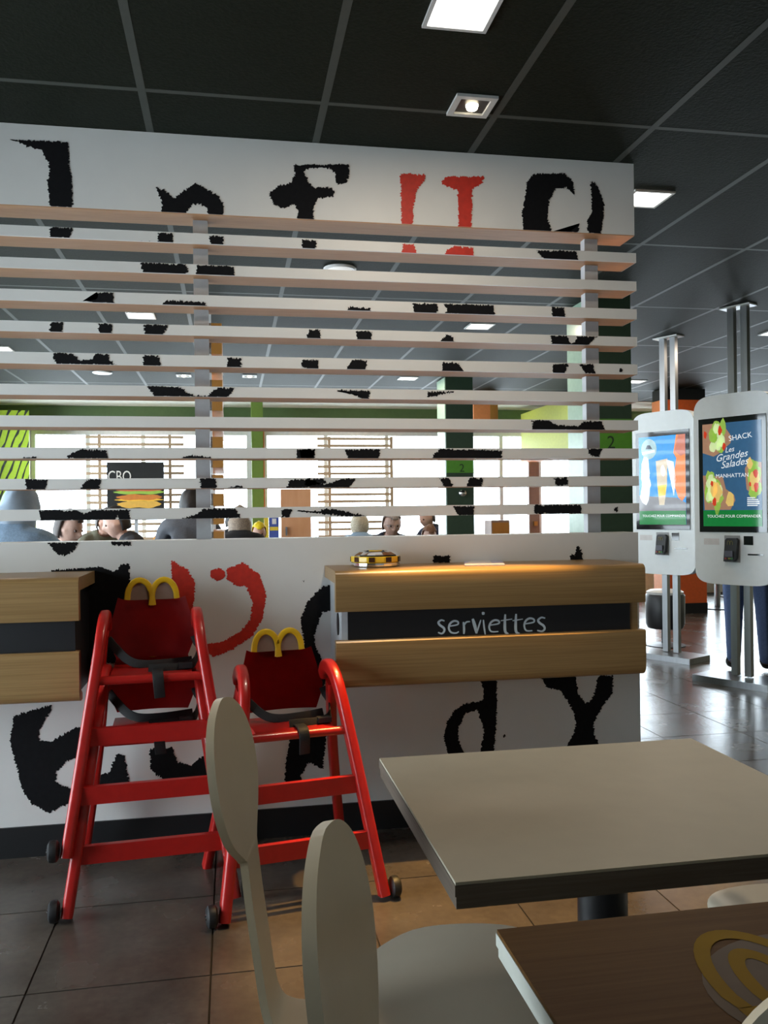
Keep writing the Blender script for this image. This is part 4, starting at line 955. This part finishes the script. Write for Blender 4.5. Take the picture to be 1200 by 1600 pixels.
    gm['hair'] = {k: hair(k) for k in ('short', 'long', 'curly')}; gm['Rm'] = Rm
    eb = bmesh.new(); bmesh.ops.create_uvsphere(eb, u_segments=10, v_segments=8, radius=.010); em = bpy.data.meshes.new('eye'); eb.to_mesh(em); eb.free(); gm['eye'] = em
    gb = bmesh.new()
    for s in (-1, 1):
        rp = [(s * .033 + .023 * math.cos(2 * PI * i / 14), -.094, .008 + .017 * math.sin(2 * PI * i / 14)) for i in range(15)]; sweep(rp, circ(.0018, 6), Vector((0, 1, 0)), gb)
        sweep([(s * .056, -.092, .01), (s * .08, .0, .012)], circ(.0016, 6), Vector((0, 0, 1)), gb)
    sweep([(-.010, -.096, .012), (.010, -.096, .012)], circ(.0016, 6), Vector((0, 0, 1)), gb)
    bmesh.ops.transform(gb, matrix=Rm, verts=gb.verts); m_ = bpy.data.meshes.new('glasses'); gb.to_mesh(m_); gb.free(); gm['glasses'] = m_
    return gm
BODY = {p: body(p) for p in ('sit', 'stand')}
SKIN = [mat('skin_%d' % i, c, .55, scale=60) for i, c in enumerate(((.52, .30, .22), (.58, .36, .28), (.45, .24, .17)))]
def child(name, me, m, parent):
    o = bpy.data.objects.new(name, me); C.objects.link(o); o.parent = parent
    if not me.materials: me.materials.append(None)
    o.material_slots[0].link = 'OBJECT'; o.material_slots[0].material = m; return o
CL = lambda n, c: mat('cloth_' + n, s2l(*c), .85, var=.15, scale=120, bump=.2)
HR = lambda n, c: mat('hair_' + n, s2l(*c), .6, var=.3, scale=90)
def person(label, pose, x, y, face, top, legs, hairc, hk, skin=0, sc=1.0, glasses=False, dz=0):
    G = BODY[pose]; t = thing('person', label, 'person', (x, y, dz), math.radians(face), group='people in the restaurant')
    t.scale = (sc, sc, sc)
    b = child('body', G['body'], SKIN[skin], t)
    child('jacket', G['jacket'], top, t); child('trousers', G['trousers'], legs, t); child('shoes', G['shoes'], M['rubber'], t)
    child('hair', G['hair'][hk], hairc, t)
    for s in (-1, 1):
        e = child('eye', G['eye'], M['darkbrown'], b); e.location = G['Rm'] @ Vector((s * .031, -.078, .007))
    if glasses: child('glasses', G['glasses'], M['steel'], t)
    return t
def seat_at(px, d, **k):
    p = ony(px, 830, d); return p.x, p.y
JEAN = CL('jeans', (55, 70, 100)); DK = CL('dark', (28, 28, 32)); NAVY = CL('navy', (28, 30, 48)); DEN = CL('pale_denim', (140, 165, 190)); OLV = CL('olive', (95, 95, 80)); WHT = CL('white', (205, 205, 210)); GRY = CL('grey', (70, 72, 78)); MUS = CL('mustard', (175, 120, 45)); PLUM = CL('plum', (95, 50, 55))
def P_(label, px, Y, face, top, hairc, hk, **k):
    x, y = seat_at(px, Y); return person(label, 'sit', x, y, face, top, JEAN, hairc, hk, **k)
P_('person in a pale denim hooded jacket seen from behind at the left edge', 4, 4.6, 172, DEN, mat('hood_denim', s2l(150, 165, 180), .85), 'long', sc=1.066)
P_('brown-haired person bending over the table at the left', 68, 6.0, 60, DEN, HR('brown', (50, 36, 28)), 'short', skin=1, sc=0.961)
P_('bearded person in an olive jacket left of the burger poster', 146, 8.2, 40, OLV, HR('dark_brown', (45, 30, 24)), 'short', skin=2, sc=0.982)
P_('person with long brown hair in plum under the burger poster', 178, 9.0, -10, PLUM, HR('chestnut', (95, 58, 32)), 'long', sc=0.961)
P_('dark-haired person in black looking left under the burger poster', 226, 6.9, -75, DK, HR('black', (24, 20, 20)), 'short', skin=1, sc=0.982)
P_('person with long ginger hair in mustard seen from behind', 268, 8.6, 170, MUS, HR('ginger', (150, 95, 40)), 'long', sc=0.961)
P_('taller dark-haired person in a grey jacket left of the partition post', 291, 7.25, 172, GRY, HR('black', (24, 20, 20)), 'short', sc=1.108)
P_('person with long streaked grey hair seen from behind, right of the post', 374, 6.95, 178, DK, HR('grey_streak', (140, 125, 110)), 'long', sc=0.982)
P_('person in a dark coat behind the grey-haired one', 362, 8.05, 172, DK, HR('black', (24, 20, 20)), 'short', sc=0.972)
P_('child in a yellow cap by the blue display', 404, 9.1, 0, WHT, HR('yellow_cap', (235, 200, 20)), 'short', sc=0.867)
P_('older person with glasses in a navy jacket facing the camera', 603, 7.3, 4, NAVY, HR('silver', (170, 155, 145)), 'short', glasses=True, sc=0.946, skin=1)
P_('person with curly fair hair in denim beside the one with glasses', 564, 8.3, 175, DEN, HR('fair', (190, 175, 150)), 'curly', sc=0.920)
P_('small child with light brown hair left of the farther green pillar', 664, 7.9, 0, WHT, HR('light_brown', (125, 85, 60)), 'short', skin=1, sc=0.836)
P_('person in dark clothes half hidden by the farther green pillar', 688, 9.6, -60, NAVY, HR('brown', (50, 36, 28)), 'short', skin=2, sc=0.972)
pf = onz(1172, 1050, 0)
person('standing person in blue jeans and black shoes behind the salad kiosk', 'stand', pf.x, pf.y, 150, DK, CL('blue_jeans', (88, 108, 150)), HR('brown', (50, 36, 28)), 'short')
